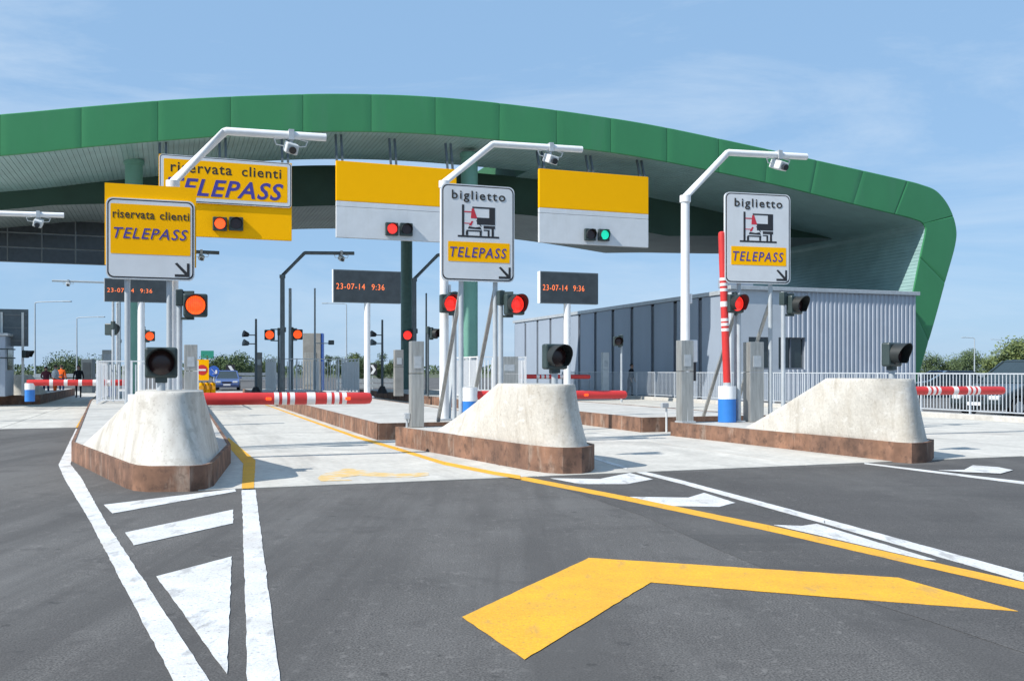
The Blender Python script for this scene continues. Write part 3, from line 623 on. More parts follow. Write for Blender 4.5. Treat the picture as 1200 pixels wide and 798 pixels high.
def ticket_sign(u, d, v0, v1, w, rz, label, base, pu):
    sc = F/d; p = Vector(((u-600)/F*d, d, 0))
    s = empty('road_sign', (p.x, p.y, base), rz, label, 'road sign', 'ticket lane signs')
    zb_, zt_ = zz(v1, d)-base, zz(v0, d)-base
    b = plate(s, 'sign_board', w, zb_, zt_, 0, .12); h = zt_-zb_
    X = lambda f: -w/2+f*w; Zf = lambda f: zt_-f*h; y = -.0385
    text('biglietto', X(.14), X(.87), Zf(.185), Zf(.065), y-.004, M['letter_black'], b, bold=.012, space=1.2)
    # pictogram: coordinates in the photograph's own sign grid
    Q = lambda x, z: (X((x-60)/500), Zf((z-45)/695))
    def quad(mb, x0, x1, z0, z1, e=0): 
        a, c = Q(x0, z1), Q(x1, z0); mb.slab([(a[0], a[1]), (c[0], a[1]), (c[0], c[1]), (a[0], c[1])], y-.003-e, y)
    k = MB(); quad(k, 170, 452, 412, 425); quad(k, 198, 213, 192, 412, .0003)
    k.build('ticket_post_symbol', M['black'], b)
    k = MB(); quad(k, 268, 385, 203, 214); quad(k, 384, 424, 203, 330, .0004); quad(k, 300, 384, 280, 330, .0002); quad(k, 345, 424, 337, 358, .0003); quad(k, 373, 386, 366, 412); quad(k, 400, 416, 358, 412, .0001); quad(k, 345, 373, 366, 374)
    k.build('truck_symbol', M['black'], b)
    k = MB(); k.slab([Q(258, 287), Q(302, 287), Q(278, 214), Q(264, 218)], y-.0032, y); quad(k, 213, 262, 238, 246, .0001); quad(k, 213, 262, 322, 328); k.slab([Q(245, 340), Q(262, 340), Q(275, 308), Q(264, 306)], y-.0031, y)
    k.build('hand_symbol', M['letter_red'], b)
    k = MB(); k.slab([Q(238, 362), Q(332, 366), Q(322, 345), Q(290, 352), Q(245, 346)], y-.0029, y); quad(k, 228, 334, 372, 382); quad(k, 224, 240, 382, 410, .0002); quad(k, 318, 332, 382, 410, .0002); k.slab([Q(326, 344), Q(334, 344), Q(300, 302), Q(292, 302)], y-.0027, y)
    k.build('car_symbol', M['black'], b)
    MB().slab(rrect(X(.09), X(.93), Zf(.80), Zf(.595), .015), y-.005, y).build('yellow_field', M['signyellow'], b)
    text('TELEPASS', X(.115), X(.885), Zf(.755), Zf(.65), y-.0065, M['letter_blue'], b, shear=.2, bold=.006, space=1.2)
    arrow(b, X(.78), X(.945), Zf(.965), Zf(.845), y, M['black'])
    posts(s, [(q-u)/sc for q in pu], 0, zt_-.15)
    return s
ticket_sign(560, 18.95, 217.5, 330, 1.54, TH-.02, 'ticket sign with truck pictogram on the centre island', K2, (541, 583))
ticket_sign(887.5, 21.6, 227, 332.5, 1.66, TH-.10, 'ticket sign with truck pictogram on right hand island, beside the raised barrier', K3, (866, 907))

# ------------------------------------------------------------------ traffic lights
def tlight(u, v, d, base, state, label, rz=TH, pu=None, post='greypost', size=.42, vz=None, ptop=None, visor_len=.27):
    """housing at pixel (u,v); its post at pixel column pu standing on level base"""
    c = pt(u, v, d); sc = F/d; s = size
    r = empty('traffic_light', (c.x, c.y, base), rz, label, 'traffic light', 'single aspect lane signals')
    zc = c.z-base
    h = MB().box((0, 0, zc), (s, .17, s)).build('housing', M['housing'], r, bevel=.035)
    ln = MB(); n = 28; R0 = s*.40
    rings = [(R0, -.085), (R0, -.1), (R0*.75, -.118), (R0*.4, -.127)]; vs = []
    for rr, y in rings: vs += [(math.cos(2*math.pi*i/n)*rr, y, zc+math.sin(2*math.pi*i/n)*rr) for i in range(n)]
    fs = [(k*n+i, k*n+(i+1) % n, (k+1)*n+(i+1) % n, (k+1)*n+i) for k in range(3) for i in range(n)]+[tuple(range(3*n, 4*n))]
    ln.add(vs, fs).build('lens', M[state], h, smooth=True)
    if visor_len: visor(0, -.08, zc, s*.44, visor_len, h)
    px = 0 if pu is None else (pu-u)/sc/math.cos(rz)
    zt_ = ptop-base if ptop else zc+s*.75
    if pu is None:
        MB().cyl((0, .0, 0), (0, 0, zc-s*.5), .055, n=16).build('post', M[post], r, smooth=True)
        MB().box((0, 0, zc-s*.56), (.16, .12, .08)).build('bracket', M['housing'], r, bevel=.01)
    else:
        py = .16 if abs(px) < .25 else .1
        MB().cyl((px, py, 0), (px, py, zt_-.02), .05, n=16).build('post', M[post], r, smooth=True)
        for q in (-1, 1):
            MB().bar((px, py, zc+q*s*.56), (px*.1, .0, zc+q*s*.56), .05, .05).build('bracket', M['housing'], r)
        MB().box((px, py, zt_-s*.42), (.13, .14, s*.7)).build('terminal_box', M['housing'], r, bevel=.015)
    return r
tlight(229, 358, 17.0, .31, 'lens_amber', 'glowing amber traffic light below the left lane sign', TH, 212.5, visor_len=.12)
tlight(526, 356, 21.2, KH, 'lens_red', 'red traffic light under left edge of the centre ticket sign', TH+.05, 535)
tlight(602.5, 357, 19.0, K2, 'lens_red', 'red traffic light under right edge of the centre ticket sign', TH+.12, 591)
tlight(861, 356, 21.5, K3, 'lens_red', 'red traffic light under left edge of the right ticket sign', TH+.1, 868.5)
tlight(931, 357.5, 21.6, K3, 'lens_off', 'unlit traffic light under right edge of the right ticket sign', TH+.3, 919.5)
tlight(189, 425, 13.1, 1.2, 'lens_off', 'unlit traffic light on top of the left concrete nose', TH, size=.43)
tlight(650, 418, 15.9, 1.27, 'lens_off', 'unlit traffic light on top of the centre concrete nose', TH+.15, size=.43)
tlight(1045, 415.5, 16.9, 1.36, 'lens_off', 'unlit traffic light on top of the right concrete nose', TH+.3, size=.43)
# far ones on the exit side of the plaza
tlight(316, 392.5, 46, .36, 'lens_amber', 'small amber light left of its pole, beside the white railing', TH-.1, 326, 'darkmetal', .5, visor_len=.15)
tlight(348.5, 392, 50, .36, 'lens_amber', 'small amber light right of its pole, above the white railing', TH, 343.5, 'darkmetal', .55, visor_len=.15)
tlight(477, 393, 44, .36, 'lens_red', 'small red light in front of the dark green column', TH, 484, 'darkmetal', .5, visor_len=.15)
tlight(508, 391, 42, .36, 'lens_off', 'dark far light left of the centre camera mast', TH+.6, 504, 'darkmetal', .45)
tlight(175.5, 394, 38, .31, 'lens_amber', 'small amber light right of the left green column', TH, 170, 'greypost', .40, visor_len=.1)
tlight(724.5, 400, 44, .0, 'lens_off', 'unlit light on a thin pole before the building side', TH-.3, 729, 'greypost', .45)
tlight(30, 415, 40, .42, 'lens_off', 'small dark light on the far left island', TH+1.2, 25, 'greypost', .32)
tlight(130, 386, 36, .31, 'lens_off', 'dark light left of left green column, facing away', TH+2.6, 136, 'greypost', .45)

# ------------------------------------------------------------------ camera masts
def mast(u, d, base, ve, bend, tip, label, m='white', r=.095, camu=None, grp='camera masts over the lanes', group_mat=None):
    """ve: row of the elbow, bend: pixel where the slanted part ends, tip: pixel of the arm end"""
    p = Vector(((u-600)/F*d, d, 0)); ro = empty('camera_mast', (p.x, p.y, base), TH, label, 'camera mast', grp)
    def loc(uu, vv):
        k = (uu-600)/F; t = (k*p.y-p.x)/(T.x-k*T.y); dd = p.y+t*T.y; return Vector((t, 0, H+(HZ-vv)/F*dd-base))
    e = loc(u, ve); e.x = 0; b = loc(*bend); t = loc(*tip)
    po = MB().cyl((0, 0, 0), (0, 0, e.z), r*1.15, r, n=20).build('pole', M[m], ro, smooth=True)
    MB().cyl((0, 0, e.z-.12), (0, 0, e.z+.03), r*1.3, n=20).build('sleeve', M[m], po, smooth=True)
    MB().box((0, 0, .02), (.34, .34, .04)).build('base_plate', M['galv'], po)
    MB().box((r+.03, 0, e.z*.55), (.05, .12, .22)).build('hatch_box', M[m], po, bevel=.01)
    d1 = (b-e).normalized(); d2 = (t-b).normalized()
    path = [e-Vector((0, 0, .05)), e+d1*.03, b-d1*.03, b+d2*.03, t]
    MB().tube(path, r*.8, n=14).build('arm', M[m], ro, smooth=True)
    if camu:
        c = loc(*camu); top = b+d2*((c.x-b.x)/d2.x)
        cb = MB().box((c.x, -.02, c.z), (.24, .42, .20), rot=Matrix.Rotation(R(18), 3, 'X') @ Matrix.Rotation(R(12), 3, 'Y')).build('camera', M['plastic'], ro, bevel=.025)
        MB().cyl((c.x, -.15, c.z-.06), (c.x, -.30, c.z-.11), .07, n=14).build('camera_lens', M['glassdark'], cb, smooth=True)
        MB().cyl((c.x, 0, c.z+.05), (top.x, 0, top.z), .03, n=10).build('camera_bracket', M['galv'], cb)
        MB().box((top.x, 0, top.z), (.1, r*2.1, r*2.1)).build('clamp', M['galv'], cb)
        for q in (-1, 1): MB().tube([(top.x+q*.04, .0, top.z-.05), (top.x+q*.32, 0, top.z-.1), (top.x+q*.28, 0, top.z-.2), (c.x+q*.08, 0, c.z+.03)], .011, n=6).build('cable', M['plastic'], cb)
    return ro
mast(202.5, 17.6, .31, 214, (264, 154), (382, 161.5), 'white camera mast rising behind the left lane sign', camu=(341, 174))
mast(520.5, 21.5, KH, 214, (578, 169), (682, 175.5), 'white camera mast rising behind the centre ticket sign', camu=(645, 187))
mast(803, 21.2, K3, 231, (853, 179), (945, 184), 'white camera mast out of grey pillar left of right ticket sign', camu=(912, 194))
mast(-40, 27, .31, 290, (-10, 250), (75, 252.5), 'white mast arm with camera entering from the left picture edge', camu=(45, 261.5))
mast(331, 42, KH, 323, (357, 296.5), (415, 297), 'dark camera mast behind the amber overhead board', 'darkmetal', .1, (400, 303))
mast(485.5, 44, KH, 327, (513, 299), (560, 300), 'dark camera mast beside dark green column, partly hidden by ticket sign', 'darkmetal', .1)
mast(166, 41, .31, 320, (200, 294), (257, 296.5), 'dark camera mast behind the left lane sign', 'darkmetal', .1, (236, 302))
mast(140, 62, .0, 350, (122, 331), (61, 329), 'far pale mast with camera arm pointing left', 'lampgrey', .09, (80, 333))

# ------------------------------------------------------------------ clock displays
def display(u0, u1, v0, v1, d, base, pu, label):
    uc = (u0+u1)/2; sc = F/d; p = Vector(((uc-600)/F*d, d, 0)); r = empty('clock_display', (p.x, p.y, base), TH, label, 'display', 'amber text displays over the islands')
    w = (u1-u0)/sc/math.cos(TH)*.98; zt_, zb_ = zz(v0, d)-base, zz(v1, d)-base
    MB().box((0, .1, (zt_+zb_)/2), (w, .22, zt_-zb_)).build('case', M['darkmetal'], r, bevel=.02)
    s = MB().box((0, -.016, (zt_+zb_)/2), (w-.1, .012, zt_-zb_-.1)).build('screen', M['screen'], r)
    MB().box((-w/2-.012, .1, (zt_+zb_)/2), (.02, .24, zt_-zb_)).build('side_trim', M['white'], r)
    h = zt_-zb_
    text('23-07-14', -w*.46, -w*.04, zt_-h*.60, zt_-h*.42, -.024, M['led'], s, bold=0, space=1.15); text('9:36', w*.06, w*.25, zt_-h*.60, zt_-h*.42, -.024, M['led'], s, bold=0, space=1.15)
    px = (pu-uc)/sc
    MB().cyl((px, .12, 0), (px, .12, zb_), .13, n=18).build('post', M['white'], r, smooth=True)
    MB().cyl((px, .12, 0), (px, .12, .08), .32, .26, n=18).build('post_foot', M['white'], r, smooth=True)
display(127, 193, 327, 354, 36, .31, 165, 'dark display with amber time, behind the left lane sign posts')
display(392.5, 469, 317, 355, 39, KH, 431, 'dark display with amber time on white pole left of the dark column')
display(632, 703, 319, 356, 34.5, KH, 666, 'dark display with amber time between the centre and right ticket signs')

# ------------------------------------------------------------------ barriers
def barrier(base_uv, d, base, length, label, raised=None, zarm=None, cab=(.42, .42, .8), rad=.1, cabinet=True, rz=TH, stripes=((.44, .07), (.50, .07), (.56, .07), (.68, .10), (.80, .07), (.85, .07), (.90, .07)), lights=()):
    p = Vector(((base_uv-600)/F*d, d, 0)); r = empty('lane_barrier', (p.x, p.y, base), rz, label, 'barrier', 'red and white lane barriers')
    if cabinet:
        w, dp, hh = cab
        c = MB().cyl((0, 0, 0), (0, 0, hh*.64), w/2, n=28).build('cabinet', M['blue'], r, smooth=True)
        MB().cyl((0, 0, hh*.64+.002), (0, 0, hh), w/2, n=28).build('cabinet_top', M['white'], c, smooth=True)
        MB().cyl((0, 0, hh), (0, 0, zarm+.05), .09, n=16).build('pivot', M['galv'], c, smooth=True)
    zarm = zarm if zarm else .9
    a = R(raised) if raised else R(-.3)
    ax = Vector((math.cos(a), 0, math.sin(a))); st = Vector((0, -.0, zarm))
    arm = MB().tube([st-ax*.1, st, st+ax*(length-.12), st+ax*(length-.03), st+ax*length], [rad*.9, rad, rad, rad*.9, rad*.55], n=18).build('arm', M['red'], r, smooth=True)
    for s_, wd in stripes:
        c0 = st+ax*(length*s_); MB().cyl(c0, c0+ax*(length*wd*.38), rad+.004, n=18, caps=True).build('white_band', M['barwhite'], arm, smooth=True)
    for s_ in lights:
        c0 = st+ax*(length*s_)+Vector((0, -rad-.01, 0)); MB().box(c0, (.09, .03, .05)).build('marker_light', M['lens_amber'], arm, bevel=.01)
    return r
barrier(166, 15.3, .31, 3.78, 'closed red barrier with white bands across the yellow bordered lane', zarm=.72, rad=.105, stripes=((.555, .055), (.59, .055), (.625, .055), (.70, .10), (.79, .055), (.825, .055), (.86, .055)), lights=(.53, .885))
barrier(551, 18.9, K2, 3.5, 'closed red barrier in the lane behind the centre concrete nose', zarm=.62, rad=.09, cab=(.30, .3, .78), stripes=(), lights=(.72,))
barrier(852, 21.5, K3, 3.5, 'raised red barrier with white bands on blue and white base, right island', raised=92.3, zarm=.85, rad=.085, cab=(.41, .4, .82), stripes=((.35, .05), (.385, .05), (.415, .05), (.51, .09), (.61, .05), (.645, .05), (.68, .05)))
barrier(1030, 21.2, .01, 3.7, 'closed red barrier with white bands to the right, before the railing', zarm=1.03, rad=.10, stripes=((.36, .055), (.40, .055), (.44, .055), (.565, .10), (.68, .055), (.72, .055), (.76, .055)), cab=(.4, .4, .9))
barrier(35, 36, .31, 3.4, 'closed red barrier at the far left in front of the workers', zarm=.72, rad=.12, stripes=((.2, .1), (.35, .1), (.5, .1), (.65, .1), (.8, .1)), cab=(.36, .36, .7))
barrier(600, 46, .0, 4.2, 'distant dark red barrier between centre nose and building', zarm=1.2, rad=.11, stripes=((.3, .1), (.36, .1), (.42, .1), (.6, .1)), cab=(.4, .4, .9))

# ------------------------------------------------------------------ steel pillars (ticket and reader columns)
def pillar(u, vb, base, wpx, vt, label, mt='steel', side=True):
    d = (H-base)*F/(vb-HZ); sc = F/d; p = Vector(((u-600)/F*d, d, 0)); r = empty('metal_pillar', (p.x, p.y, base), TH, label, 'pillar', 'brushed metal reader pillars')
    w = wpx/sc/1.15; h = zz(vt, d)-base; j = h*.62
    MB().box((0, 0, j/2), (w, w*.75, j)).build('lower_body', M[mt], r, bevel=.012)
    MB().box((0, 0, (j+h)/2+.006), (w, w*.75, h-j-.01)).build('upper_body', M[mt], r, bevel=.012)
    MB().box((0, -w*.375-.006, j*1.22), (w*.55, .012, h*.14)).build('reader_panel', M['galv'], r)
    if side: MB().box((-w*.72, 0, .22), (w*.4, w*.4, .12)).build('side_box', M['galv'], r, bevel=.01); MB().cyl((-w*.72, 0, 0), (-w*.72, 0, .17), .025, n=10).build('side_stem', M['galv'], r)
    return r
pillar(488, 500.4, K2, 18, 400, 'brushed metal pillar at the rear of the centre island')
pillar(802.5, 495.2, K3, 19, 399, 'brushed metal pillar wrapped round the foot of right camera mast', side=False)
pillar(223.5, 486, .31, 17, 404, 'brushed metal pillar right of the left concrete nose', side=False)
pillar(303, 460, KH, 9, 413, 'far metal pillar left of the white railing', 'tower', False)
pillar(467, 464, KH, 12, 410, 'far metal pillar just left of dark green column', 'tower', False)
pillar(883, 493.8, K3, 22, 401, 'wide metal pillar behind the right ticket sign posts', side=False)
pillar(594, 471, KH, 26, 418, 'wide pale metal pillar behind the centre ticket sign', 'steel', False)
pillar(709, 466, .02, 9, 413, 'slim pale pillar in front of the building side wall', 'plastic', False)
mp3 = [o for o in bpy.data.objects if o.get('label', '').startswith('brushed metal pillar wrapped')][0]
MB().box((.27, .1, 1.62), (.13, .2, .5)).build('intercom_box', M['white'], mp3, bevel=.015); MB().box((.26, .1, 1.15), (.1, .16, .42)).build('cable_box', M['black'], mp3, bevel=.01)
sp = empty('reader_post', gp(781, 507), TH, 'thin pale post with small head between the right islands', 'post')
MB().cyl((0, 0, 0), (0, 0, .62), .025, n=10).build('stem', M['plastic'], sp); MB().box((-.05, 0, .66), (.18, .1, .12)).build('head', M['galv'], sp, bevel=.015)
sp = empty('leaning_strip', gp(520, 492, KH), TH, 'pale flat strip leaning beside centre camera mast', 'strip')
MB().bar((.12, .0, 0), (.33, .25, 2.5), .09, .03).build('strip', M['greypost'], sp)
# ------------------------------------------------------------------ railings on the far islands
def cage(p, w, dp, h, label, rz=TH, pitch=.14):
    r = empty('safety_railing', p, rz, label, 'railing', 'pale railings on the islands')
    m = M['white']; posts_ = set()
    for (xa, ya), (xb, yb) in (((0, 0), (w, 0)), ((0, 0), (0, dp)), ((w, 0), (w, dp))):
        a, b = Vector((xa, ya, 0)), Vector((xb, yb, 0)); ln = (b-a).length; dd = (b-a)/ln; k = max(1, round(ln/1.1))
        for i in range(k+1):
            q = a+dd*ln*i/k
            if (round(q.x, 2), round(q.y, 2)) not in posts_:
                posts_.add((round(q.x, 2), round(q.y, 2))); MB().box(q+Vector((0, 0, h/2)), (.07, .07, h)).build('post', m, r)
        for z in (h-.03, .12): MB().bar(a+dd*.036+Vector((0, 0, z)), b-dd*.036+Vector((0, 0, z)), .05, .04).build('rail', m, r)
        n = int(ln/pitch)
        for i in range(1, n):
            q = a+dd*ln*i/n; MB().box(q+Vector((0, 0, h/2)), (.04, .02, h-.3)).build('picket', m, r)
    return r
pq = gp(323, 460.5, KH); cage(pq, 4.2, 5.0, 1.75, 'white vertical bar railing box behind the closed red barrier')
pq = gp(114, 473, .31); cage(pq, 3.4, 6.0, 1.55, 'pale railing round the foot of the left green column')
pq = gp(560, 468, KH); cage(pq, 2.0, 4.0, 1.7, 'pale railing behind the centre ticket sign')
bx = empty('blue_crate', gp(127.5, 466, .31), TH, 'small blue box inside the left railing', 'box')
MB().box((0, 1.0, .22), (.55, .4, .4)).build('box_body', M['blue'], bx, bevel=.02); MB().box((0, 1.0, .44), (.58, .43, .05)).build('lid', M['blue'], bx, bevel=.01)
bx = empty('grey_cabinet', gp(127, 462, .31), TH, 'grey metal cabinet above the left railing', 'cabinet')
MB().box((0, 0, 1.1), (.55, .5, 2.2)).build('cabinet_body', M['steel'], bx, bevel=.02); MB().box((0, -.255, 1.5), (.42, .015, 1.0)).build('door', M['galv'], bx)

# ------------------------------------------------------------------ far left board and wall
d = 40.0
fb = empty('information_board', Vector(((15-600)/F*d, d, .42)), TH, 'dark backside of a board on two posts, far left', 'sign')
bw = .5
MB().box((-.05, .05, zz(384, d)-.42), (1.28, .06, 1.58)).build('board', M['darkmetal'], fb, bevel=.01)
for x in (-.42, .38):
    MB().box((x, .0, (zz(366, d)-.42)/2), (.09, .09, zz(366, d)-.42)).build('post', M['plastic'], fb)
for z in (.55, 0, -.55): MB().box((-.05, .01, zz(384, d)-.42+z), (1.2, .05, .05)).build('stiffener', M['mullion'], fb)
bt_ = empty('toll_booth', Vector(((-12-600)/F*39.5, 39.5, .42)), TH, 'grey wall of a toll booth cut by the left edge', 'booth')
MB().box((0, 0, 1.25), (1.5, 2.2, 2.5)).build('wall', M['clad_side'], bt_, bevel=.03); MB().box((0, 0, 2.56), (1.7, 2.4, .12)).build('roof', M['galv'], bt_, bevel=.02)
MB().box((0, -1.11, 1.55), (1.0, .03, .9)).build('window', M['carglass'], bt_); MB().box((.757, 0, 1.55), (.03, 1.3, .9)).build('window', M['carglass'], bt_)

# ------------------------------------------------------------------ people
def person(p, rz, h, label, shirt, trousers, shoes, arms, lean=0.0, sleeve=True, vest=None, stride=.1):
    s = h/1.75
    V, E, RR, C = [], [], [], []
    def v(x, y, z, r, c, par=None):
        V.append((x*s, y*s, z*s)); RR.append(r*s); C.append(c)
        if par is not None: E.append((par, len(V)-1))
        return len(V)-1
    pel = v(0, 0, .95, .15, 't'); sp = v(0, -.02-lean*.3, 1.12, .145, 's', pel); ch = v(0, -lean*.7, 1.33, .165, 's', sp); nb = v(0, -lean, 1.47, .075, 's', ch)
    nk = v(0, -.015-lean, 1.54, .055, 'k', nb); hd = v(0, -.03-lean, 1.63, .085, 'k', nk); tp_ = v(0, -.02-lean, 1.735, .075, 'k', hd)
    for sd, (el, wr) in zip((-1, 1), arms):
        sh = v(sd*.18, -lean*.9, 1.42, .07, 's', ch); e = v(sd*el[0], el[1]-lean, el[2], .047, 's' if sleeve else 'k', sh); w = v(sd*wr[0], wr[1]-lean, wr[2], .032, 's' if vest == 'l' else 'k', e)
        dv = Vector((sd*(wr[0]-el[0]), wr[1]-el[1], wr[2]-el[2])).normalized(); b = Vector((sd*wr[0], wr[1]-lean, wr[2])); pm = v(*(b+dv*.07), .034, 'k', w)
        side = dv.cross(Vector((1, 0, 0))); side = side.normalized() if side.length > .1 else Vector((0, 1, 0))
        for q, ln in ((-.03, .075), (-.01, .09), (.01, .085), (.03, .065)):
            f1 = v(*(b+dv*(.07+ln*.6)+side*q), .0105, 'k', pm); v(*(b+dv*(.07+ln)+side*q-Vector((sd*.015, 0, 0))), .009, 'k', f1)
        t1 = v(*(b+dv*.05-side*.05), .012, 'k', w); v(*(b+dv*.09-side*.06), .010, 'k', t1)
        hp = v(sd*.1, 0, .88, .098, 't', pel); kn = v(sd*.11, -.03-sd*stride*.4, .50, .066, 't', hp); an = v(sd*.11, .03-sd*stride, .10, .046, 't', kn)
        hl = v(sd*.11, .05-sd*stride, .045, .045, 'b', an); v(sd*.12, -.15-sd*stride, .035, .036, 'b', an)
    me = bpy.data.meshes.new('body'); me.from_pydata(V, E, []); o = bpy.data.objects.new('body', me); col.objects.link(o)
    sk = o.modifiers.new('skin', 'SKIN'); sk.use_smooth_shade = True
    for i, d_ in enumerate(me.skin_vertices[0].data): d_.radius = (RR[i], RR[i]*.85 if C[i] in 'st' else RR[i]); d_.use_root = (i == 0)
    ss = o.modifiers.new('sub', 'SUBSURF'); ss.levels = 1; ss.render_levels = 1
    bpy.context.view_layer.update()
    me2 = bpy.data.meshes.new_from_object(o.evaluated_get(bpy.context.evaluated_depsgraph_get())); bpy.data.objects.remove(o); me2.name = 'body'
    me2.materials.clear(); key = {'s': 0, 't': 1, 'k': 2, 'b': 3}
    for m in (shirt, trousers, M['skin'], shoes): me2.materials.append(m)
    vv = [Vector(q) for q in V]
    for f in me2.polygons:
        c = f.center; i = min(range(len(vv)), key=lambda k: (vv[k]-c).length-RR[k]); f.material_index = key[C[i]]; f.use_smooth = True
    r = empty('person', p, rz, label, 'person')
    b = bpy.data.objects.new('body', me2); col.objects.link(b); b.parent = r
    hc = Vector((0, -.02-lean, 1.66))*s; mb = MB(); n = 14
    vs = []
    for j in range(7):
        ph = R(90-j*17); vs += [hc+Vector((math.cos(2*math.pi*i/n)*math.cos(ph)*.092*s, (.012+math.sin(2*math.pi*i/n)*math.cos(ph)*.105)*s, math.sin(ph)*.105*s)) for i in range(n)]
    fs = [(j*n+i, (j+1)*n+i, (j+1)*n+(i+1) % n, j*n+(i+1) % n) for j in range(6) for i in range(n) if not (j > 3 and math.sin(2*math.pi*(i+.5)/n) < -.3)]
    mb.add(vs, fs).build('hair', M['hair'], r, smooth=True)
    fc = MB(); fc.add([hc+Vector((0, -.115, -.02))*s, hc+Vector((-.014, -.09, -.04))*s, hc+Vector((.014, -.09, -.04))*s, hc+Vector((0, -.09, .01))*s], [(0, 1, 2), (0, 3, 1), (0, 2, 3)]); fc.build('nose', M['skin'], r)
    for sx in (-1, 1):
        MB().box(hc+Vector((sx*.034, -.083, .0))*s, (.02*s, .02*s, .012*s)).build('eye', M['black'], r); MB().box(hc+Vector((sx*.088, .0, -.02))*s, (.018*s, .035*s, .055*s)).build('ear', M['skin'], r, bevel=.006)
    MB().box(hc+Vector((0, -.083, -.065))*s, (.04*s, .02*s, .008*s)).build('mouth', M['letter_red'], r)
    if vest and vest != 'l':
        ve = MB(); n = 20; rg = [(1.02, .175, .15), (1.15, .17, .145), (1.3, .185, .15), (1.42, .15, .12)]
        vs = [Vector((math.cos(2*math.pi*i/n)*a, -lean*.6+math.sin(2*math.pi*i/n)*b_, z))*s for z, a, b_ in rg for i in range(n)]
        ve.add(vs, [(k*n+i, k*n+(i+1) % n, (k+1)*n+(i+1) % n, (k+1)*n+i) for k in range(3) for i in range(n)]).build('vest', vest, r, smooth=True)
    return r
fab = lambda n, c: mat(n, c, .85, var=.12, scale=6, spec=.2)
navy, dk, orange, wht, maroon = fab('fabric_navy', (.03, .06, .13)), fab('fabric_dark', (.025, .027, .033)), fab('fabric_orange', (.85, .14, .02)), fab('fabric_white', (.62, .65, .68)), fab('fabric_maroon', (.13, .04, .06))
down = (((.24, .02, 1.15), (.25, -.08, .93)),)*2
bent = (((.25, .0, 1.18), (.12, -.24, 1.22)), ((.25, .0, 1.18), (.12, -.22, 1.08)))
gd = lambda u, d: Vector(((u-600)/F*d, d, .01))
person(gd(64, 50), R(150), 1.78, 'worker in orange trousers and light top behind the far left barrier', wht, orange, M['rubber'], bent, .05)
person(gd(54, 49), R(200), 1.70, 'person in dark red top and navy trousers, leftmost at the far left barrier', maroon, navy, M['rubber'], bent)
person(gd(92, 51), R(20), 1.76, 'person in dark clothes standing alone, right of the orange worker', dk, dk, M['rubber'], down)
person(gd(72, 53), R(180), 1.80, 'worker in orange jacket behind the worker with orange trousers', orange, navy, M['rubber'], down)
person(gd(738, 52), R(60), 1.85, 'person in dark clothes in front of the building side wall', dk, dk, M['rubber'], down, .1)

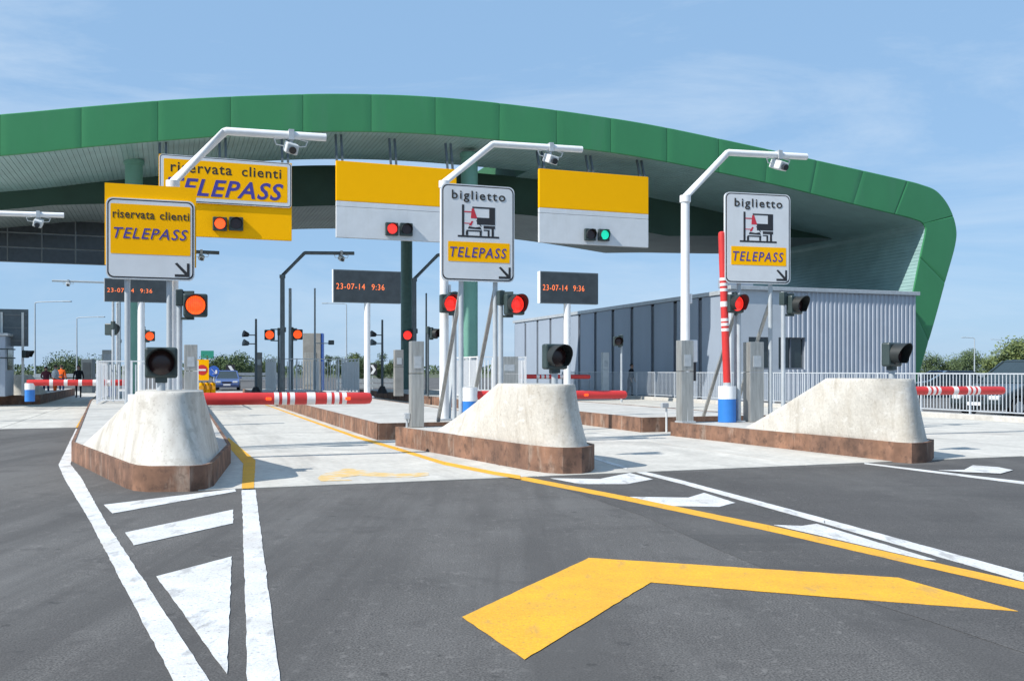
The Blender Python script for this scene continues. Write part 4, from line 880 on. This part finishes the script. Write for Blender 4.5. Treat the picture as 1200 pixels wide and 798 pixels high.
# ------------------------------------------------------------------ vehicles
def car(p, rz, paint, label, Lc=4.3, Wc=1.76, Hc=1.48, cat='car'):
    r = empty('parked_car', p, rz, label, cat)
    # local: x length (front +x), z up
    wr = .32; fx, rx = Lc*.5-.85, -Lc*.5+.75; zb_ = .22; zbelt = Hc*.60
    def arch(cx): return [(cx+math.cos(R(a))*(wr+.06), .30+math.sin(R(a))*(wr+.06)) for a in range(180, -1, -20)]
    prof = [(-Lc/2, zb_+.15), (-Lc/2+.08, zb_)]+arch(rx)+arch(fx)+[(Lc/2-.1, zb_), (Lc/2, zb_+.2), (Lc/2-.03, .62), (Lc/2-.25, .74), (Lc*.22, zbelt), (-Lc*.40, zbelt+.03), (-Lc/2+.05, zbelt-.06)]
    prof = [(x, max(z, zb_)) for x, z in prof]
    body = MB().slab(prof, -Wc/2, Wc/2).build('body', paint, r, bevel=.06, seg=3)
    # greenhouse
    lo_ = [(Lc*.24, zbelt-.02), (-Lc*.42, zbelt-.02)]; hi = [(Lc*.03, Hc), (-Lc*.30, Hc)]
    wl_, wh = Wc/2-.07, Wc/2-.24
    vs = [(lo_[0][0], -wl_, lo_[0][1]), (lo_[1][0], -wl_, lo_[1][1]), (lo_[1][0], wl_, lo_[1][1]), (lo_[0][0], wl_, lo_[0][1]), (hi[0][0], -wh, Hc-.05), (hi[1][0], -wh, Hc-.05), (hi[1][0], wh, Hc-.05), (hi[0][0], wh, Hc-.05)]
    MB().add(vs, [(0, 4, 5, 1), (1, 5, 6, 2), (2, 6, 7, 3), (3, 7, 4, 0)]).build('window_glass', M['carglass'], r)
    rf = MB().add([(x+(.04 if x > 0 else -.04), y*1.02, Hc-.06) for x, y in ((hi[0][0], -wh), (hi[1][0], -wh), (hi[1][0], wh), (hi[0][0], wh))]+[(x*.9, y*.9, Hc+.01) for x, y in ((hi[0][0]-.05, -wh), (hi[1][0], -wh), (hi[1][0], wh), (hi[0][0]-.05, wh))], [(3, 2, 1, 0), (4, 5, 6, 7), (0, 1, 5, 4), (1, 2, 6, 5), (2, 3, 7, 6), (3, 0, 4, 7)]).build('roof', paint, r, bevel=.03)
    for sy in (-1, 1):
        for xl, xh in ((lo_[0][0], hi[0][0]), (-.15, -.18), (lo_[1][0], hi[1][0])): MB().bar((xl, sy*wl_, zbelt-.02), (xh, sy*wh, Hc-.05), .07, .06).build('roof_pillar', paint, rf)
    for cx in (fx, rx):
        for sy in (-1, 1):
            w = MB().cyl((cx, sy*(Wc/2-.2), .31), (cx, sy*(Wc/2+.01), .31), wr, n=20).build('wheel', M['rubber'], r, smooth=True)
            MB().cyl((cx, sy*(Wc/2), .31), (cx, sy*(Wc/2+.022), .31), wr*.62, n=16).build('rim', M['rim'], w, smooth=True)
    for sy in (-1, 1):
        MB().box((Lc/2-.1, sy*(Wc/2-.28), .62), (.18, .36, .14)).build('headlight', M['plastic'], r, bevel=.03)
        MB().box((-Lc/2+.05, sy*(Wc/2-.2), .75), (.12, .26, .22)).build('tail_light', M['red'], r, bevel=.03)
        MB().box((Lc*.17, sy*(Wc/2+.08), zbelt+.06), (.12, .16, .12)).build('mirror', paint, r, bevel=.03)
    MB().box((Lc/2+.005, 0, .42), (.02, .52, .11)).build('number_plate', M['white'], r); MB().box((Lc/2-.01, 0, .60), (.03, .7, .12)).build('grille', M['black'], r)
    return r
paint = lambda n, c: mat(n, c, .3, metal=.3, var=.03, coat=.6, scale=1)
car(gd(267, 72), R(-75), paint('paint_blue', (.10, .16, .38)), 'light blue car driving up behind the amber lamps, left background')
car(Vector((17.3, 31.6, .0)), R(205), paint('paint_dark', (.035, .05, .055)), 'large dark car behind the railing, cut by right picture edge', 5.0, 1.95, 1.85)
car(Vector((29.5, 66, 0)), R(160), paint('paint_navy', (.03, .06, .17)), 'navy car behind the railing, right of green canopy leg')
car(Vector((25.5, 55, 0)), R(165), paint('paint_grey', (.10, .11, .13)), 'dark grey car behind the railing next to green canopy leg')

# ------------------------------------------------------------------ far exit signs
def disc_sign(u, v, d, rad, m, label, post=True, shape='disc', mark=None, base=0.0):
    c = pt(u, v, d); r = empty('traffic_sign', (c.x, c.y, base), TH*.5, label, 'traffic sign'); z = c.z-base
    MB().cyl((0, .06, 0), (0, .06, z+rad), .04, n=10).build('post', M['galv'], r)
    if shape == 'disc':
        b = MB().cyl((0, .0, z), (0, -.03, z), rad, n=28).build('sign_face', m, r, smooth=True)
    else:
        b = MB().slab(rrect(-rad*shape, rad*shape, z-rad, z+rad, .06), -.03, 0).build('sign_face', m, r)
    if mark == 'bar': MB().cyl((0, -.03, z), (0, -.04, z), rad*.5, n=24).build('red_disc', M['red'], b); MB().box((0, -.045, z), (rad*.7, .012, rad*.18)).build('white_bar', M['white'], b)
    if mark == 'arrow': MB().bar((-rad*.4, -.04, z+rad*.4), (rad*.4, -.04, z-rad*.4), .12, .02).bar((rad*.45, -.041, z-rad*.45), (rad*.45, -.041, z+rad*.2), .12, .02).bar((rad*.45, -.042, z-rad*.45), (-rad*.2, -.042, z-rad*.45), .12, .02).build('white_arrow', M['white'], b)
    if mark == 'chevron': MB().slab([(-rad*.4, z-rad*.8), (rad*.1, z-rad*.8), (rad*.6, z), (rad*.1, z+rad*.8), (-rad*.4, z+rad*.8), (rad*.1, z)], -.036, -.029).build('white_chevron', M['white'], b)
    return r
disc_sign(237, 433.5, 60, .66, M['signyellow'], 'yellow square board with red no entry disc, left background', shape=.62, mark='bar')
disc_sign(250.5, 435, 62, .36, M['signblue'], 'round blue sign with white arrow, left background', mark='arrow')
disc_sign(270, 434.5, 90, .6, M['black'], 'black sign with white chevron above the blue car', shape=.7, mark='chevron')
disc_sign(436.5, 433, 70, .42, M['black'], 'small chevron sign right of white display pole', shape=.8, mark='chevron')
disc_sign(243, 415.5, 150, .62, M['signgreen'], 'distant green direction board above the yellow sign', shape=1.6)
for k, u in enumerate((236.5, 243, 249.5)):
    d = 56+k*.2; p = Vector(((u-600)/F*d, d, 0)); z = zz(454, d)
    r = empty('warning_lamp', p, TH*.5, ('leftmost', 'middle', 'rightmost')[k]+' of three yellow drum lamps below the no entry board', 'warning lamp', 'yellow drum lamps')
    MB().cyl((0, 0, 0), (0, 0, z+.28), .17, .15, n=18).build('drum', M['signyellow'], r, smooth=True); MB().cyl((0, -.19, z), (0, -.13, z), .14, n=18).build('reflector', mat('reflector', (.85, .40, .03), .3, var=.1), r, smooth=True); MB().cyl((0, 0, z+.28), (0, 0, z+.34), .05, n=10).build('cap', M['black'], r)
tw = empty('grey_tower', gd(366.5, 64), TH*.3, 'tall grey box cabinet with blue edge behind the white railing', 'cabinet')
MB().box((0, 0, 2.0), (1.2, 1.2, 4.0)).build('body', M['tower'], tw, bevel=.03); MB().box((.66, 0, 2.05), (.1, 1.1, 3.9)).build('side_panel', M['signblue'], tw); MB().box((-.1, -.61, 1.6), (.8, .03, 2.2)).build('door', M['steel'], tw)
d = 62; tw = empty('dark_cabinet', gd(103.5, d), TH*.3, 'tall dark grey cabinet right of the far left workers', 'cabinet')
MB().box((0, 0, zz(421, d)/2), (.72, .6, zz(421, d))).build('body', M['darkmetal'], tw, bevel=.03); MB().box((0, -.31, zz(421, d)*.55), (.5, .03, zz(421, d)*.7)).build('door', M['screen'], tw)
# pole with speakers / cameras
def speaker_pole(u, d, v0, vc, label, n=2):
    r = empty('camera_pole', gd(u, d)+Vector((0, 0, .35)), TH, label, 'pole'); zt_ = zz(v0, d)-.35; zc = zz(vc, d)-.35
    MB().cyl((0, 0, 0), (0, 0, zt_), .07, .05, n=12).build('pole', M['darkmetal'], r, smooth=True); MB().cyl((0, 0, 0), (0, 0, .35), .3, .12, n=12).build('pole_foot', M['black'], r, smooth=True)
    for k in range(n):
        z = zc-k*.42; MB().box((-.22, 0, z), (.4, .05, .05)).build('bracket', M['darkmetal'], r)
        MB().cyl((-.35, -.1, z), (-.6, -.16, z+.06), .09, .17, n=14).build('camera', M['darkmetal' if k else 'black'], r, smooth=True)
speaker_pole(300, 45, 374, 393, 'dark pole with two small cameras left of the amber lights'); speaker_pole(448, 47, 375, 393, 'dark pole with two small cameras right of white display pole')
def thin_pole(u, d, v0, label, r=.05, m='lampgrey', arm=None):
    o = empty('pole', gd(u, d), TH, label, 'pole'); MB().cyl((0, 0, 0), (0, 0, zz(v0, d)), r, r*.8, n=10).build('shaft', M[m], o, smooth=True); MB().cyl((0, 0, zz(v0, d)), (0, 0, zz(v0, d)+.06), r*1.1, .01, n=10).build('cap', M[m], o)
    if arm: MB().box((arm/2, 0, zz(v0, d)-3.0), (abs(arm), .05, .05)).build('crossbar', M[m], o); MB().box((arm, 0, zz(v0, d)-2.95), (.3, .25, .25)).build('sensor', M['darkmetal'], o, bevel=.03)
thin_pole(340, 52, 339, 'left of two thin grey poles above the white railing', .1); thin_pole(369, 52, 339, 'right of two thin grey poles above the white railing', .06, arm=.9)
thin_pole(499.5, 46, 345, 'thin dark pole right of the dark green column', .05, 'darkmetal')
thin_pole(132.5, 37, 347, 'pale thin pole left of the left green column', .06, 'galv'); thin_pole(137.5, 38, 356, 'second pale thin pole left of left green column', .06, 'galv')
# street lamps
def lamp(u, d, v0, arm, label):
    o = empty('street_lamp', gd(u, d), 0, label, 'street lamp', 'distant street lamps'); z = zz(v0, d)
    MB().cyl((0, 0, 0), (0, 0, z-.2), .10, .06, n=10).build('lamp_post', M['lampgrey'], o, smooth=True)
    MB().tube([(0, 0, z-.25), (0, 0, z-.1), (arm*.1, 0, z-.01), (arm*.8, 0, z+.06)], .05, n=8).build('arm', M['lampgrey'], o, smooth=True)
    MB().box((arm*.9, 0, z+.05), (abs(arm)*.25, .3, .12)).build('lamp_head', M['lampgrey'], o, bevel=.03)
lamp(41, 95, 354, 3.6, 'tall pale lamp post at far left, arm to the right'); lamp(90, 110, 372, 3.2, 'lamp post left of the left green column, arm to the right')
lamp(1142, 120, 396, -1.6, 'thin lamp post above the bushes at right'); lamp(1172, 190, 398, -1.8, 'faint farther lamp post at right, near the big tree'); lamp(406, 110, 356, -2.8, 'lamp post behind the centre display, arm to the left')
# guard rails and a low building line far behind
def guard(a, b, label, h=.75):
    ln = (b-a).length; rz = math.atan2((b-a).y, (b-a).x); o = empty('guard_rail', a, rz, label, 'guard rail'); k = int(ln/4)
    for q, z in ((0, h-.16), (.0, h-.5)):
        MB().slab([(0, z), (ln, z), (ln, z+.26), (0, z+.26)], -.03, .03).build('rail', M['galv'], o)
    for i in range(k+1): MB().box((i*ln/k, .07, h/2), (.1, .08, h)).build('post', M['galv'], o)
guard(gd(40, 66), gd(118, 68), 'grey guard rail behind the far left workers', 1.15); guard(gd(258, 80), gd(325, 82), 'grey guard rail behind the blue car', 1.2); guard(gd(395, 64), gd(470, 66), 'pale guard rail behind the white display pole', .8); guard(gd(1075, 75), gd(1290, 80), 'pale guard rail beyond the cars at right', 1.1)

# ------------------------------------------------------------------ trees
LM = [leafmat('leaf_mid', (.11, .155, .065), (.06, .09, .04)), leafmat('leaf_dark', (.08, .12, .055), (.045, .07, .035)), leafmat('leaf_bright', (.17, .21, .07), (.09, .12, .045))]
def tree(p, h, w, m, label, n=700, seed=0, shape='round'):
    rnd = random.Random(seed); r = empty('tree', p, 0, label, 'tree', 'background trees')
    tk = MB(); tk.tube([(0, 0, 0), (.05*h*.2, 0, h*.3), (0, .02*h, h*.55), (.01*h, 0, h*.85)], [h*.028, h*.022, h*.014, h*.004], n=8)
    lobes = []
    for k in range(9):
        a = rnd.uniform(0, 6.28); q = rnd.uniform(.15, .75); zc = h*rnd.uniform(.38, .85); rr = w*.5*(1-abs(zc/h-.55)*.9)*q
        if shape == 'tall': rr *= .55; zc = h*rnd.uniform(.2, .92)
        c = Vector((math.cos(a)*rr, math.sin(a)*rr, zc)); lobes.append((c, w*rnd.uniform(.16, .30)*(1 if shape != 'tall' else .8)))
        tk.tube([(0, 0, zc*.55), c*.6+Vector((0, 0, zc*.28)), c], [h*.012, h*.008, h*.003], n=5)
    tk.build('trunk', M['bark'], r, smooth=True)
    cr_ = MB()
    for i in range(n*4):
        c, rad = rnd.choice(lobes); dv = Vector((rnd.gauss(0, 1), rnd.gauss(0, 1), rnd.gauss(0, .8))).normalized()*rad*rnd.uniform(.35, 1.15); q = c+dv
        if q.z < h*.1: q.z = h*.1+rnd.random()*h*.1
        sz = rnd.uniform(.02, .04)*w**.6*h**.25; u_ = Vector((rnd.gauss(0, 1), rnd.gauss(0, 1), rnd.gauss(0, 1))).normalized(); w_ = u_.orthogonal().normalized()
        a, b = u_*sz, w_*sz*.6; cr_.add([q-a, q+b-a*.2, q+a, q-b+a*.2], [(0, 1, 2, 3)], 0 if rnd.random() < .75 else 1)
    cr_.build('crown', [LM[m], LM[(m+1) % 3]], r)
k = 0
for (u, d, h, w, m, n, sh, lab) in [
  (1198, 100, 4.7, 6.5, 2, 2600, 'round', 'big yellow green tree at the right picture edge'), (1173, 118, 3.6, 4.5, 2, 1200, 'round', 'smaller yellow green tree just left of the big right tree'),
  (1138, 140, 4.3, 5.5, 0, 1100, 'round', 'rounded green tree behind thin lamp post at right'), (1112, 150, 3.2, 6, 1, 900, 'round', 'low dark bush between canopy leg and rounded tree'), (1090, 150, 3.9, 5, 0, 900, 'round', 'green bush next to green canopy leg'),
  (1158, 170, 3.0, 6, 1, 800, 'round', 'low bush between the two right trees'),
  (256, 130, 3.6, 5.5, 0, 900, 'round', 'left of two rounded trees above the blue car'), (276, 128, 3.8, 5.5, 0, 900, 'round', 'right of two rounded trees above the blue car'),
  (313, 170, 3.2, 8, 1, 700, 'round', 'low dark trees behind the amber light poles'), (414, 120, 3.8, 3.6, 2, 800, 'tall', 'bright slim tree left of white display pole'), (424, 124, 3.4, 3.4, 0, 700, 'tall', 'slim tree close behind white display pole'), (446, 125, 3.6, 3, 1, 700, 'tall', 'dark pointed tree behind the camera pole, right of display pole'), (458, 140, 3.0, 3, 1, 500, 'tall', 'small dark tree left of the dark green column'),
  (384, 130, 3.6, 2.6, 1, 500, 'tall', 'left dark cypress behind the white railing'), (396, 132, 3.5, 2.6, 1, 500, 'tall', 'right dark cypress behind the white railing'), (75, 150, 2.4, 9, 1, 1500, 'round', 'low far shrubs behind the left workers'), (112, 160, 2.5, 8, 1, 1300, 'round', 'low far shrubs beside the dark cabinet')]:
    k += 1; tree(gd(u, d)-Vector((0, 0, .04)), h, w, m, lab, n, k, sh)
# far tree line, one mass
rnd = random.Random(3); mb = MB()
for i in range(26000):
    x = rnd.uniform(-330, 330); y = 330+rnd.uniform(-6, 6)-abs(x)*.1; hmax = 2.2+2.0*(.5+.5*noise.noise(Vector((x*.03, 0, 0))))+1.2*noise.noise(Vector((x*.2, 3, 0)))
    q = Vector((x, y, rnd.uniform(.1, hmax))); u_ = Vector((rnd.gauss(0, 1), rnd.gauss(0, 1), rnd.gauss(0, 1))).normalized(); w_ = u_.orthogonal().normalized(); sz = rnd.uniform(.25, .5)
    mb.add([q-u_*sz, q+w_*sz*.7, q+u_*sz, q-w_*sz*.7], [(0, 1, 2, 3)], rnd.choice((0, 0, 1)))
fw = mb.build('far_tree_line', [LM[1], LM[0]]); tag(fw, 'distant dark tree line along the horizon', 'trees', kind='stuff')
